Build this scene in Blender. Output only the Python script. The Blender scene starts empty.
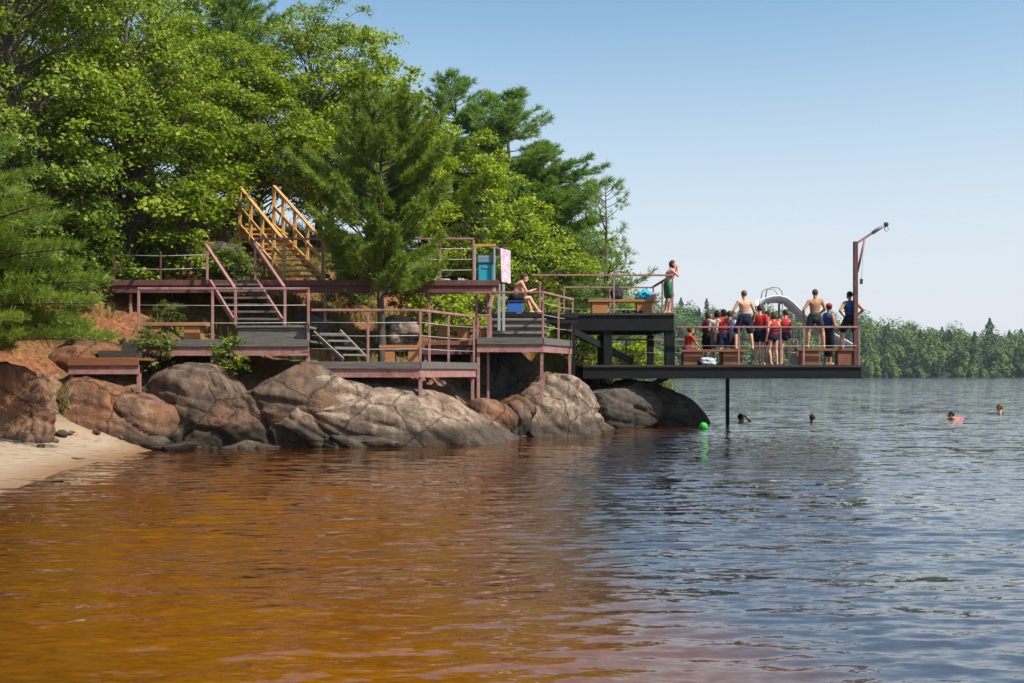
import bpy, bmesh, math, random
import numpy as np
from mathutils import Vector, Matrix, Euler, noise
R = math.radians
scene = bpy.context.scene
COL = scene.collection

# ------------------------------------------------------------------ camera, world, sun
F, HOR, EYE = 1100.0, 373.0, 1.5           # focal length in pixels, horizon row, eye height above the lake
cam_d = bpy.data.cameras.new('camera'); cam = bpy.data.objects.new('camera', cam_d); COL.objects.link(cam)
cam.location = (0, 0, EYE); cam.rotation_euler = (R(90), 0, 0)
cam_d.sensor_width = 36; cam_d.lens = F/1024*36
cam_d.shift_y = (HOR-341.5)/1024
cam_d.clip_start = 0.1; cam_d.clip_end = 6000
scene.camera = cam

SUN_AZ, SUN_EL = R(122), R(50)             # azimuth clockwise from +Y (view direction): right, a little behind the camera
world = bpy.data.worlds.new('World'); scene.world = world; world.use_nodes = True
wn = world.node_tree.nodes; wl = world.node_tree.links; wn.clear()
sky = wn.new('ShaderNodeTexSky'); sky.sky_type = 'NISHITA'; sky.sun_disc = False
sky.sun_elevation = SUN_EL; sky.sun_rotation = SUN_AZ
sky.altitude = 0; sky.air_density = 1.0; sky.dust_density = 1.5; sky.ozone_density = 3.0
bg = wn.new('ShaderNodeBackground'); bg.inputs[1].default_value = 0.13
wo = wn.new('ShaderNodeOutputWorld'); 
def wmix(fac, a, b, blend):
    n = wn.new('ShaderNodeMix'); n.data_type = 'RGBA'; n.blend_type = blend
    for so, v in ((n.inputs[0], fac), (n.inputs[6], a), (n.inputs[7], b)):
        if isinstance(v, (int, float)): so.default_value = v
        elif isinstance(v, tuple): so.default_value = (*v, 1)
        else: wl.new(v, so)
    return n.outputs[2]
wt = wn.new('ShaderNodeTexCoord'); wsep = wn.new('ShaderNodeSeparateXYZ'); wl.new(wt.outputs['Generated'], wsep.inputs[0])
wmr = wn.new('ShaderNodeMapRange'); wmr.interpolation_type = 'SMOOTHSTEP'; wl.new(wsep.outputs[2], wmr.inputs[0])
wmr.inputs[1].default_value = 0.0; wmr.inputs[2].default_value = 0.38; wmr.inputs[3].default_value = .93; wmr.inputs[4].default_value = 0.0
skyc = wmix(1.0, sky.outputs[0], (.86, 1.04, .97), 'MULTIPLY')          # summer haze pales the sky towards the horizon
skyc = wmix(wmr.outputs[0], skyc, (4.45, 4.55, 4.9), 'MIX')
wl.new(skyc, bg.inputs[0]); wl.new(bg.outputs[0], wo.inputs[0])
sun_d = bpy.data.lights.new('sun', 'SUN'); sun_d.energy = 5.0; sun_d.angle = R(0.5); sun_d.color = (1.0, 0.94, 0.84)
sun = bpy.data.objects.new('sun', sun_d); COL.objects.link(sun)
sdir = Vector((math.cos(SUN_EL)*math.sin(SUN_AZ), math.cos(SUN_EL)*math.cos(SUN_AZ), math.sin(SUN_EL)))
sun.rotation_euler = sdir.to_track_quat('Z', 'Y').to_euler(); sun.location = (40, -20, 60)
vs = scene.view_settings; vs.view_transform = 'Standard'; vs.look = 'None'; vs.gamma = 1; vs.exposure = 0.5
scene.cycles.max_bounces = 6; scene.cycles.transparent_max_bounces = 8
scene.cycles.volume_bounces = 0
scene.cycles.caustics_reflective = False; scene.cycles.caustics_refractive = False

def T(px, py, Y):
    """world point seen at a photo pixel when it stands Y metres away"""
    return Vector(((px-512)/F*Y, Y, EYE+(HOR-py)/F*Y))
def WX(px, Y): return (px-512)/F*Y
def WZ(py, Y): return EYE+(HOR-py)/F*Y

# ------------------------------------------------------------------ tagging / objects
def tag(o, label=None, cat=None, group=None, kind=None):
    if label: o['label'] = label
    if cat: o['category'] = cat
    if group: o['group'] = group
    if kind: o['kind'] = kind
    return o
def empty(name, loc, label=None, cat=None, group=None, rz=0.0):
    o = bpy.data.objects.new(name, None); COL.objects.link(o); o.empty_display_size = 0.2
    o.location = loc; o.rotation_euler = (0, 0, rz)
    return tag(o, label, cat, group)
def mesh_obj(name, me, mats, parent=None, world_space=True):
    """link a mesh; vertices given in world space are moved into the parent's space"""
    o = bpy.data.objects.new(name, me); COL.objects.link(o)
    for m in (mats if isinstance(mats, (list, tuple)) else [mats]): me.materials.append(m)
    if parent is not None:
        o.parent = parent
        if world_space:
            M = parent_matrix(parent).inverted()
            me.transform(M)
    return o
def parent_matrix(p):
    M = Matrix.Identity(4)
    while p is not None:
        M = p.matrix_basis @ M if False else (Matrix.Translation(p.location) @ p.rotation_euler.to_matrix().to_4x4() @ Matrix.Diagonal((*p.scale, 1))) @ M
        p = p.parent
    return M
def copy_tree(o, parent=None):
    c = o.copy(); COL.objects.link(c); c.parent = parent
    for ch in o.children: copy_tree(ch, c)
    return c

class MB:
    """collects boxes, bars, tubes and prisms into one mesh"""
    def __init__(s): s.v = []; s.f = []; s.sm = []
    def add(s, vs_, fs, smooth=False):
        b = len(s.v); s.v += [tuple(p) for p in vs_]
        s.f += [tuple(i+b for i in f) for f in fs]; s.sm += [smooth]*len(fs); return s
    def box(s, lo, hi, M=None):
        x0, y0, z0 = lo; x1, y1, z1 = hi
        P = [Vector(p) for p in ((x0,y0,z0),(x1,y0,z0),(x1,y1,z0),(x0,y1,z0),(x0,y0,z1),(x1,y0,z1),(x1,y1,z1),(x0,y1,z1))]
        if M is not None: P = [M @ p for p in P]
        return s.add(P, [(0,3,2,1),(4,5,6,7),(0,1,5,4),(1,2,6,5),(2,3,7,6),(3,0,4,7)])
    def bar(s, a, b, w, h, up=(0,0,1)):
        """rectangular bar from a to b, w across, h in the up direction"""
        a = Vector(a); b = Vector(b); d = (b-a).normalized(); up = Vector(up)
        if abs(d.dot(up)) > 0.98: up = Vector((0, 1, 0))
        sd = d.cross(up).normalized(); u = sd.cross(d).normalized()
        P = [q+sd*(w/2*i)+u*(h/2*j) for q in (a, b) for i, j in ((-1,-1),(1,-1),(1,1),(-1,1))]
        return s.add(P, [(0,1,2,3),(7,6,5,4),(0,4,5,1),(1,5,6,2),(2,6,7,3),(3,7,4,0)])
    def tube(s, pts, rad, n=8, cap=True):
        pts = [Vector(p) for p in pts]
        rad = rad if isinstance(rad, (list, tuple)) else [rad]*len(pts)
        V = []; Fs = []; prev = None
        for i, p in enumerate(pts):
            d = (pts[min(i+1, len(pts)-1)]-pts[max(i-1, 0)])
            d = d.normalized() if d.length > 1e-9 else Vector((0,0,1))
            if prev is None:
                u = d.cross(Vector((0.13, 0.31, 0.94)) if abs(d.z) < .9 else Vector((1, .1, 0))).normalized()
            else:
                u = (prev - d*prev.dot(d)).normalized()
            prev = u; w = d.cross(u)
            for k in range(n):
                a = 2*math.pi*k/n
                V.append(p+(u*math.cos(a)+w*math.sin(a))*rad[i])
        for i in range(len(pts)-1):
            for k in range(n):
                Fs.append((i*n+k, i*n+(k+1)%n, (i+1)*n+(k+1)%n, (i+1)*n+k))
        if cap:
            Fs.append(tuple(range(n-1, -1, -1))); Fs.append(tuple((len(pts)-1)*n+k for k in range(n)))
        return s.add(V, Fs, True)
    def prism(s, poly, z0, z1):
        n = len(poly)
        area = sum(poly[i][0]*poly[(i+1)%n][1]-poly[(i+1)%n][0]*poly[i][1] for i in range(n))
        if area < 0: poly = poly[::-1]
        P = [(p[0], p[1], z0) for p in poly]+[(p[0], p[1], z1) for p in poly]
        return s.add(P, [tuple(range(n-1,-1,-1)), tuple(range(n, 2*n))]+[(i,(i+1)%n,(i+1)%n+n,i+n) for i in range(n)])
    def mesh(s, name):
        me = bpy.data.meshes.new(name); me.from_pydata(s.v, [], s.f)
        me.polygons.foreach_set('use_smooth', s.sm); me.update(); return me
    def build(s, name, mat, parent=None, bevel=0.0, world_space=True):
        o = mesh_obj(name, s.mesh(name), mat, parent, world_space)
        if bevel > 0:
            m = o.modifiers.new('edge', 'BEVEL'); m.width = bevel; m.segments = 2; m.limit_method = 'ANGLE'; m.angle_limit = R(40)
        return o

# ------------------------------------------------------------------ materials
def new_mat(name):
    m = bpy.data.materials.new(name); m.use_nodes = True
    nt = m.node_tree; nt.nodes.clear()
    out = nt.nodes.new('ShaderNodeOutputMaterial')
    return m, nt, out
def nd(nt, typ, **kw):
    n = nt.nodes.new(typ)
    for k, v in kw.items():
        if k in n.inputs.keys() if isinstance(k, str) else False: n.inputs[k].default_value = v
        else: setattr(n, k, v)
    return n
def coord(nt, which='Object', scale=(1,1,1)):
    t = nt.nodes.new('ShaderNodeTexCoord'); mp = nt.nodes.new('ShaderNodeMapping')
    mp.inputs['Scale'].default_value = scale
    nt.links.new(t.outputs[which], mp.inputs[0]); return mp.outputs[0]
def wcoord(nt, scale=(1,1,1)):
    t = nt.nodes.new('ShaderNodeNewGeometry'); mp = nt.nodes.new('ShaderNodeMapping')
    mp.inputs['Scale'].default_value = scale
    nt.links.new(t.outputs['Position'], mp.inputs[0]); return mp.outputs[0]
def noise_n(nt, vec, scale, detail=4, rough=.55):
    n = nt.nodes.new('ShaderNodeTexNoise'); n.inputs['Scale'].default_value = scale
    n.inputs['Detail'].default_value = detail; n.inputs['Roughness'].default_value = rough
    nt.links.new(vec, n.inputs['Vector']); return n
def ramp(nt, fac, stops, interp='LINEAR'):
    r = nt.nodes.new('ShaderNodeValToRGB'); el = r.color_ramp.elements; r.color_ramp.interpolation = interp
    while len(el) < len(stops): el.new(0.5)
    for e, (p, c) in zip(el, stops): e.position = p; e.color = (*c, 1) if len(c) == 3 else c
    nt.links.new(fac, r.inputs[0]); return r.outputs[0]
def mixc(nt, fac, a, b, blend='MIX'):
    m = nt.nodes.new('ShaderNodeMix'); m.data_type = 'RGBA'; m.blend_type = blend
    for sock, v in ((m.inputs[0], fac), (m.inputs[6], a), (m.inputs[7], b)):
        if hasattr(v, 'is_linked'): nt.links.new(v, sock)
        elif isinstance(v, (int, float)): sock.default_value = v
        else: sock.default_value = (*v, 1)
    return m.outputs[2]
def princ(nt, out, color, rough=.7, spec=.3, bump=None, bump_str=.3, bump_dist=.02, metallic=0.0):
    p = nt.nodes.new('ShaderNodeBsdfPrincipled')
    if hasattr(color, 'is_linked'): nt.links.new(color, p.inputs['Base Color'])
    else: p.inputs['Base Color'].default_value = (*color, 1)
    if hasattr(rough, 'is_linked'): nt.links.new(rough, p.inputs['Roughness'])
    else: p.inputs['Roughness'].default_value = rough
    p.inputs['Specular IOR Level'].default_value = spec; p.inputs['Metallic'].default_value = metallic
    if bump is not None:
        b = nt.nodes.new('ShaderNodeBump'); b.inputs['Strength'].default_value = bump_str; b.inputs['Distance'].default_value = bump_dist
        nt.links.new(bump, b.inputs['Height']); nt.links.new(b.outputs[0], p.inputs['Normal'])
    nt.links.new(p.outputs[0], out.inputs[0]); return p
def worn(name, base, dark, light, rough=.65, scale=6, stretch=(1,1,1), spec=.3, bump=.25, rust=None):
    m, nt, out = new_mat(name); v = wcoord(nt, stretch)
    n1 = noise_n(nt, v, scale, 6, .65); n2 = noise_n(nt, v, scale*5, 4, .6)
    c = ramp(nt, n1.outputs[0], [(.3, dark), (.5, base), (.72, light)])
    c2 = mixc(nt, .35, c, ramp(nt, n2.outputs[0], [(.35, dark), (.6, light)]))
    if rust:
        n3 = noise_n(nt, wcoord(nt, (1,1,.6)), 7, 7, .7)
        c2 = mixc(nt, ramp(nt, n3.outputs[0], [(.55,(0,0,0)), (.62,(.9,)*3)]), c2, rust)
        n4 = noise_n(nt, wcoord(nt), 1.3, 3, .6); c2 = mixc(nt, ramp(nt, n4.outputs[0], [(.35,(.0,)*3), (.75,(.4,)*3)]), c2, light)
    princ(nt, out, c2, rough, spec, n2.outputs[0], bump, .01); return m
def plain(name, col, rough=.8, var=.25, scale=25, spec=.2):
    return worn(name, col, tuple(c*(1-var) for c in col), tuple(min(1, c*(1+var)) for c in col), rough, scale, spec=spec, bump=.15)

M = {}
M['steel'] = worn('faded_red_paint', (.275,.125,.11), (.15,.06,.05), (.38,.21,.195), .6, 5, rust=(.13,.055,.03))
M['steel_dark'] = worn('dark_red_paint', (.10,.036,.032), (.05,.02,.017), (.17,.07,.06), .65, 5, rust=(.06,.028,.016))
M['grey_wood'] = worn('weathered_grey_boards', (.095,.084,.074), (.035,.031,.027), (.21,.19,.17), .85, 3, (.6,6,14))
M['pale_wood'] = worn('bleached_boards', (.17,.145,.12), (.075,.06,.05), (.28,.245,.21), .85, 4, (.8,8,14))
M['bench'] = worn('orange_brown_stained_wood', (.37,.145,.048), (.22,.07,.02), (.46,.21,.085), .6, 3, (1.2,10,12))
M['bench_dark'] = worn('dark_brown_stained_wood', (.20,.075,.035), (.10,.035,.015), (.28,.12,.06), .6, 3, (1.2,10,12))
M['yellow'] = worn('golden_stained_timber', (.47,.235,.065), (.26,.115,.03), (.60,.34,.13), .65, 5, (2,8,4), rust=(.22,.12,.05))
M['black'] = worn('black_painted_steel', (.008,.008,.009), (.005,.005,.006), (.016,.015,.015), .6, 5, spec=.15)
M['dark_boards'] = worn('dark_weathered_boards', (.045,.034,.028), (.02,.016,.013), (.08,.06,.05), .85, 3, (.6,6,14))
M['cable'] = plain('galvanised_wire', (.42,.40,.38), .4, .2)
M['greymetal'] = plain('grey_galvanised_metal', (.30,.30,.30), .45, .2)
M['slide'] = plain('grey_white_fibreglass', (.68,.69,.71), .55, .1, 8)
M['slide_dark'] = plain('grey_slide_underside', (.30,.31,.33), .5, .1, 8)
M['teal'] = plain('turquoise_plastic', (.02,.28,.36), .45, .15)
M['bluelid'] = plain('grey_blue_plastic', (.13,.21,.27), .45, .15)
M['blue'] = plain('blue_plastic', (.03,.12,.42), .4, .15)
M['pinktowel'] = None
M['bark'] = worn('tree_bark', (.075,.055,.042), (.03,.022,.017), (.13,.105,.085), .95, 4, (3,3,.6), bump=.8)

def rock_mat(name, base, light, dark, rust, rust_amt=.5):
    m, nt, out = new_mat(name); v = wcoord(nt); vs_ = wcoord(nt, (1.6,1.6,.35))
    big = noise_n(nt, v, .9, 5, .6); mid = noise_n(nt, v, 3.2, 8, .68); fine = noise_n(nt, v, 26, 6, .7)
    streak = noise_n(nt, vs_, 2.4, 6, .65)
    c = ramp(nt, mid.outputs[0], [(.28, dark), (.45, base), (.62, light), (.8, tuple(min(1,x*1.25) for x in light))])
    c = mixc(nt, ramp(nt, big.outputs[0], [(.62-rust_amt*.35, (0,0,0)), (.78-rust_amt*.25, (.85,)*3)]), c, rust)
    c = mixc(nt, ramp(nt, streak.outputs[0], [(.46, (0,0,0)), (.62, (.85,)*3)]), c, dark)
    c = mixc(nt, .35, c, ramp(nt, fine.outputs[0], [(.3, dark), (.55, base), (.75, light)]))
    # band of dark wet stone and algae along the waterline
    g = nt.nodes.new('ShaderNodeNewGeometry'); sp = nt.nodes.new('ShaderNodeSeparateXYZ'); nt.links.new(g.outputs['Position'], sp.inputs[0])
    ad = nt.nodes.new('ShaderNodeMath'); ad.operation = 'MULTIPLY_ADD'; nt.links.new(big.outputs[0], ad.inputs[0]); ad.inputs[1].default_value = -.55
    nt.links.new(sp.outputs[2], ad.inputs[2])
    wet = ramp(nt, ad.outputs[0], [(0.0, (.8,)*3), (.22, (0,0,0))])
    c = mixc(nt, wet, c, (.028,.023,.017))
    vor = nt.nodes.new('ShaderNodeTexVoronoi'); vor.feature = 'DISTANCE_TO_EDGE'; vor.inputs['Scale'].default_value = 1.1
    wv = nt.nodes.new('ShaderNodeMix'); wv.data_type = 'VECTOR'; wv.inputs[0].default_value = .25
    nt.links.new(v, wv.inputs[4]); nt.links.new(mid.outputs[1], wv.inputs[5]); nt.links.new(wv.outputs[1], vor.inputs['Vector'])
    crack = ramp(nt, vor.outputs[0], [(0, (0,0,0)), (.035, (1,1,1))])
    c = mixc(nt, 1.0, c, ramp(nt, vor.outputs[0], [(0, (.35,.33,.3)), (.02, (1,1,1))]), 'MULTIPLY')
    hm = nt.nodes.new('ShaderNodeMath'); hm.operation = 'MULTIPLY_ADD'; nt.links.new(fine.outputs[0], hm.inputs[0]); hm.inputs[1].default_value = .35
    nt.links.new(mid.outputs[0], hm.inputs[2])
    h2 = nt.nodes.new('ShaderNodeMath'); h2.operation = 'MULTIPLY_ADD'; nt.links.new(crack, h2.inputs[0]); h2.inputs[1].default_value = .25
    nt.links.new(hm.outputs[0], h2.inputs[2])
    princ(nt, out, c, .85, .25, h2.outputs[0], .9, .09); return m
M['rock_pale'] = rock_mat('pale_granite', (.22,.155,.11), (.50,.37,.27), (.05,.035,.03), (.26,.13,.07), .35)
M['rock_brown'] = rock_mat('brown_granite', (.11,.076,.054), (.23,.165,.12), (.03,.023,.019), (.19,.085,.038), .5)
M['rock_rust'] = rock_mat('rust_stained_granite', (.17,.088,.052), (.31,.20,.135), (.04,.027,.02), (.25,.092,.034), .7)
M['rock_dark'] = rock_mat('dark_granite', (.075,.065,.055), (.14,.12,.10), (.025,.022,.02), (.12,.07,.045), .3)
M['rock_grey'] = rock_mat('grey_granite', (.17,.155,.14), (.30,.28,.25), (.06,.055,.05), (.2,.15,.1), .2)

def leaf_mat(name, stops, trans=.45, rough=.55, trans_col=(1.25,1.35,.55)):
    """leaf colour differs from leaf to leaf and in broad patches over the crown"""
    m, nt, out = new_mat(name)
    g = nt.nodes.new('ShaderNodeNewGeometry')
    n = noise_n(nt, wcoord(nt), .8, 2, .5)
    a = nt.nodes.new('ShaderNodeMath'); a.operation = 'MULTIPLY_ADD'; nt.links.new(n.outputs[0], a.inputs[0]); a.inputs[1].default_value = .8
    b = nt.nodes.new('ShaderNodeMath'); b.operation = 'MULTIPLY_ADD'; nt.links.new(g.outputs['Random Per Island'], b.inputs[0]); b.inputs[1].default_value = .7; b.inputs[2].default_value = -.25
    nt.links.new(b.outputs[0], a.inputs[2])
    c = ramp(nt, a.outputs[0], stops)
    p = nt.nodes.new('ShaderNodeBsdfPrincipled'); nt.links.new(c, p.inputs['Base Color']); p.inputs['Roughness'].default_value = rough
    p.inputs['Specular IOR Level'].default_value = .35
    tr = nt.nodes.new('ShaderNodeBsdfTranslucent'); nt.links.new(mixc(nt, 1.0, c, trans_col, 'MULTIPLY'), tr.inputs[0])
    mx = nt.nodes.new('ShaderNodeMixShader'); mx.inputs[0].default_value = trans
    nt.links.new(p.outputs[0], mx.inputs[1]); nt.links.new(tr.outputs[0], mx.inputs[2]); nt.links.new(mx.outputs[0], out.inputs[0])
    return m
M['maple'] = leaf_mat('maple_leaves', [(.12,(.075,.120,.009)), (.45,(.175,.245,.016)), (.75,(.29,.34,.026))], .4)
M['maple_bright'] = leaf_mat('yellow_green_leaves', [(.12,(.14,.20,.008)), (.5,(.26,.33,.015)), (.8,(.35,.40,.022))], .4)
M['maple_dark'] = leaf_mat('dark_green_leaves', [(.12,(.05,.090,.010)), (.5,(.125,.195,.017)), (.8,(.23,.285,.026))], .4)
M['pine'] = leaf_mat('pine_needles', [(.12,(.085,.145,.016)), (.5,(.165,.235,.028)), (.8,(.25,.31,.04))], .35)
M['pine_blue'] = leaf_mat('blue_green_pine_needles', [(.12,(.075,.15,.03)), (.5,(.15,.24,.05)), (.8,(.23,.32,.07))], .4)
M['shrub'] = leaf_mat('shrub_leaves', [(.15,(.06,.10,.015)), (.5,(.11,.155,.022)), (.8,(.19,.22,.04))])
M['drygrass'] = leaf_mat('dry_grass_blades', [(.15,(.09,.10,.02)), (.5,(.19,.17,.035)), (.8,(.30,.24,.06))])

# ------------------------------------------------------------------ ground, lake, far shore
LAND = [(60,-40),(14,-6),(5,0.4),(0,2.0),(-3,3.2),(-5.2,5.5),(-6,9),(-6.3,13.3),(-6.9,17),(-7.0,19),(-7.0,21.7),(-4.5,22.5),
        (-2,23.4),(-0.3,25),(1.6,28.2),(3.3,30.8),(4.6,32.6),(4.9,36),(4.4,42),(5,55),(2,80),(-10,120),(-60,200),(-300,300),(-420,-80)]
def land_sd(X, Y):
    X = np.asarray(X, float); Y = np.asarray(Y, float)
    d = np.full(X.shape, 1e9); inside = np.zeros(X.shape, bool); n = len(LAND)
    for i in range(n):
        (x0, y0), (x1, y1) = LAND[i], LAND[(i+1) % n]
        ex, ey = x1-x0, y1-y0; L = ex*ex+ey*ey
        t = np.clip(((X-x0)*ex+(Y-y0)*ey)/L, 0, 1)
        d = np.minimum(d, np.hypot(X-x0-t*ex, Y-y0-t*ey))
        c = (y0 > Y) != (y1 > Y)
        xi = x0+(Y-y0)/(ey if ey else 1e-9)*ex
        inside ^= c & (X < xi)
    return np.where(inside, d, -d)
def smooth01(t): t = np.clip(t, 0, 1); return t*t*(3-2*t)
def ground_h(X, Y):
    d = land_sd(X, Y)
    bluff = np.interp(d, [0,.25,.7,1.4,2.5,5,8,14,25,60,300], [0,.22,.5,.85,1.55,2.9,4.6,7,10,15,30])
    beach = np.interp(d, [0,2.6,4,8,14,30,300], [0,.42,.9,2.2,3.6,8,30])
    b = 1-smooth01((np.asarray(Y)-20.6)/1.5)
    X = np.asarray(X); Y_ = np.asarray(Y)
    bluff = np.where((X > -4.5) & (X < -.4) & (Y_ < 26.2), np.minimum(bluff, 1.42), bluff)
    bluff = np.where((X > -9.6) & (X <= -4.5) & (Y_ < 25.3), np.minimum(bluff, 1.85), bluff)
    h = np.where(d > 0, bluff*(1-b)+beach*b, -np.interp(-d, [0,1,4,12,40,200], [0,.14,.6,1.9,5,12])*np.interp(X, [-3,-.5,.8,2.2,8], [.9,1.0,1.9,4.6,6]))
    return h, d, b
def ground_z(x, y): return float(ground_h(np.array([x]), np.array([y]))[0][0])

def axis(dense0, dense1, step, lo, hi, growth):
    a = list(np.arange(dense0, dense1+1e-6, step)); s = step; 
    while a[-1] < hi: s *= growth; a.append(a[-1]+s)
    s = step; b = []
    x = dense0
    while x > lo: s *= growth; x -= s; b.append(x)
    return np.array(b[::-1]+a)
def grid_mesh(name, xs, ys, Z):
    nx, ny = len(xs), len(ys)
    XX, YY = np.meshgrid(xs, ys)
    co = np.stack([XX, YY, Z], -1).reshape(-1, 3)
    i = np.arange((ny-1)*(nx-1)); r = i//(nx-1); c = i % (nx-1); a = r*nx+c
    faces = np.stack([a, a+1, a+nx+1, a+nx], -1)
    return np_mesh(name, co, faces, True)
def np_mesh(name, co, faces, smooth=False):
    me = bpy.data.meshes.new(name); k = faces.shape[1]
    me.vertices.add(len(co)); me.vertices.foreach_set('co', np.asarray(co, np.float32).ravel())
    me.loops.add(faces.size); me.loops.foreach_set('vertex_index', np.asarray(faces, np.int32).ravel())
    me.polygons.add(len(faces)); me.polygons.foreach_set('loop_start', np.arange(0, faces.size, k, dtype=np.int32))
    me.polygons.foreach_set('loop_total', np.full(len(faces), k, np.int32))
    me.polygons.foreach_set('use_smooth', np.full(len(faces), smooth))
    me.update(calc_edges=True); return me
def add_attr(me, name, vals):
    a = me.attributes.new(name, 'FLOAT', 'POINT'); a.data.foreach_set('value', np.asarray(vals, np.float32).ravel())

xs = axis(-13, 7, .11, -700, 900, 1.09); ys = axis(12, 40, .12, -120, 420, 1.09)
XX, YY = np.meshgrid(xs, ys); H, D, B = ground_h(XX, YY)
nz = np.array([noise.fractal(Vector((x*.55, y*.55, 3.1)), 1.0, 2.0, 5) for x, y in zip(XX.ravel(), YY.ravel())]).reshape(XX.shape)
nz2 = np.array([noise.fractal(Vector((x*2.2, y*2.2, 8.1)), 1.0, 2.0, 3) for x, y in zip(XX.ravel(), YY.ravel())]).reshape(XX.shape)
amp = np.where(D > 0, np.clip(D*.12, 0, .30)*(1-B)+np.clip(D*.02, 0, .05)*B, .02)
rid = np.array([1-abs(noise.noise(Vector((x*.8+y*.3, y*.8, 2.2))))-.6*abs(noise.noise(Vector((x*2.1, y*2.1, 5.2)))) if yy else 0 for x, y, yy in zip(XX.ravel(), YY.ravel(), (np.abs(D) < 4).ravel())]).reshape(XX.shape)
rockz = smooth01((D+.1)/.4)*(1-smooth01((D-1.6)/1.4))*(1-B)
Zg = H + nz*amp + nz2*amp*.25 - rockz*np.maximum(rid-.8, 0)*.6 + rockz*nz2*.08
gm = grid_mesh('ground', xs, ys, Zg); add_attr(gm, 'beach', smooth01(B*1.0)*np.clip(1-(D-2.7-nz*.6)/.5, 0, 1)); add_attr(gm, 'shore', D); add_attr(gm, 'rocky', (1-smooth01((D-1.7+nz*.8)/.9))*(1-B))
m, nt, out = new_mat('earth_and_sand')
v = wcoord(nt); a1 = nt.nodes.new('ShaderNodeAttribute'); a1.attribute_name = 'beach'; a2 = nt.nodes.new('ShaderNodeAttribute'); a2.attribute_name = 'shore'
n1 = noise_n(nt, v, .7, 6, .65); n2 = noise_n(nt, v, 9, 6, .7); n3 = noise_n(nt, v, 60, 4, .7)
earth = ramp(nt, n2.outputs[0], [(.28,(.045,.022,.012)), (.45,(.14,.055,.024)), (.6,(.24,.095,.038)), (.75,(.34,.18,.10))])
earth = mixc(nt, ramp(nt, n1.outputs[0], [(.46,(0,0,0)), (.6,(.85,)*3)]), earth, ramp(nt, n2.outputs[0], [(.3,(.035,.045,.012)), (.6,(.11,.12,.03)), (.8,(.24,.19,.08))]))
sand = ramp(nt, n3.outputs[0], [(.25,(.22,.155,.105)), (.5,(.315,.235,.165)), (.8,(.39,.305,.23))])
deb = noise_n(nt, wcoord(nt, (1,2.6,1)), 3.2, 7, .72)
fp = nt.nodes.new('ShaderNodeTexVoronoi'); fp.inputs['Scale'].default_value = 2.6; nt.links.new(v, fp.inputs['Vector'])
sand = mixc(nt, ramp(nt, deb.outputs[0], [(.54,(0,0,0)), (.66,(.75,)*3)]), sand, (.15,.09,.05))
needl = noise_n(nt, wcoord(nt, (9,3,1)), 7, 3, .5)
sand = mixc(nt, ramp(nt, needl.outputs[0], [(.62,(0,0,0)), (.68,(.8,)*3)]), sand, (.13,.07,.035))
wetf = ramp(nt, a2.outputs[2], [(.10,(1,1,1)), (.75,(0,0,0))])
sand = mixc(nt, wetf, sand, (.20,.115,.062))
a3 = nt.nodes.new('ShaderNodeAttribute'); a3.attribute_name = 'rocky'
stone = ramp(nt, n2.outputs[0], [(.28,(.045,.035,.028)), (.45,(.14,.10,.072)), (.62,(.25,.185,.13)), (.8,(.34,.26,.20))])
stone = mixc(nt, ramp(nt, n1.outputs[0], [(.45,(0,0,0)), (.62,(.7,)*3)]), stone, (.22,.10,.045))
sg = nt.nodes.new('ShaderNodeSeparateXYZ'); nt.links.new(v, sg.inputs[0])
stone = mixc(nt, ramp(nt, sg.outputs[2], [(0.05,(.85,)*3), (.28,(0,0,0))]), stone, (.03,.024,.018))
c = mixc(nt, a3.outputs[2], earth, stone)
c = mixc(nt, a1.outputs[2], c, sand)
fpr = ramp(nt, fp.outputs[0], [(.0,(0,0,0)), (.22,(.25,)*3), (.4,(1,1,1))])
hmix = mixc(nt, a1.outputs[2], n2.outputs[1], fpr)
princ(nt, out, c, .9, .2, hmix, .7, .06)
tag(mesh_obj('ground', gm, m), 'sandy beach and brown earth bank rising under the decks and trees', 'ground', None, 'structure')

# lake: real wave relief near the camera, ripples in the shading
xs = axis(-7.5, 7, .055, -900, 1400, 1.07); ys = axis(4.4, 11, .03, -60, 1600, 1.013)
XX, YY = np.meshgrid(xs, ys); rng = np.random.default_rng(4)
dy = np.gradient(ys)[:, None]; dx = np.gradient(xs)[None, :]
step = np.maximum(dy+0*dx, dx*.5+0*dy)
Z = np.zeros_like(XX)
for k in range(46):
    lam = .10*(5.0**rng.random()); th = rng.normal(R(-8), R(24)); kk = 2*math.pi/lam
    slope = .020
    ph = rng.random()*6.28
    fade = np.clip(1.6-step*3.6/lam, 0, 1)
    Z += fade*slope/kk*np.sin(kk*(XX*math.sin(th)+YY*math.cos(th))+ph)
Hh, Dd, Bb = ground_h(XX, YY)
Z *= np.clip(-Dd/1.5, .12, 1)
pat = np.array([noise.fractal(Vector((x*.16, y*.10, 1.7)), 1.0, 2.0, 3) for x, y in zip(XX.ravel(), YY.ravel())]).reshape(XX.shape)
Z *= np.clip(.95+pat*.8, .5, 1.5)
wm = grid_mesh('lake_water', xs, ys, Z); add_attr(wm, 'depth', np.clip(-Hh, 0, 30))
m, nt, out = new_mat('tea_coloured_lake_water')
dep = nt.nodes.new('ShaderNodeAttribute'); dep.attribute_name = 'depth'
geo = nt.nodes.new('ShaderNodeNewGeometry')
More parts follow.
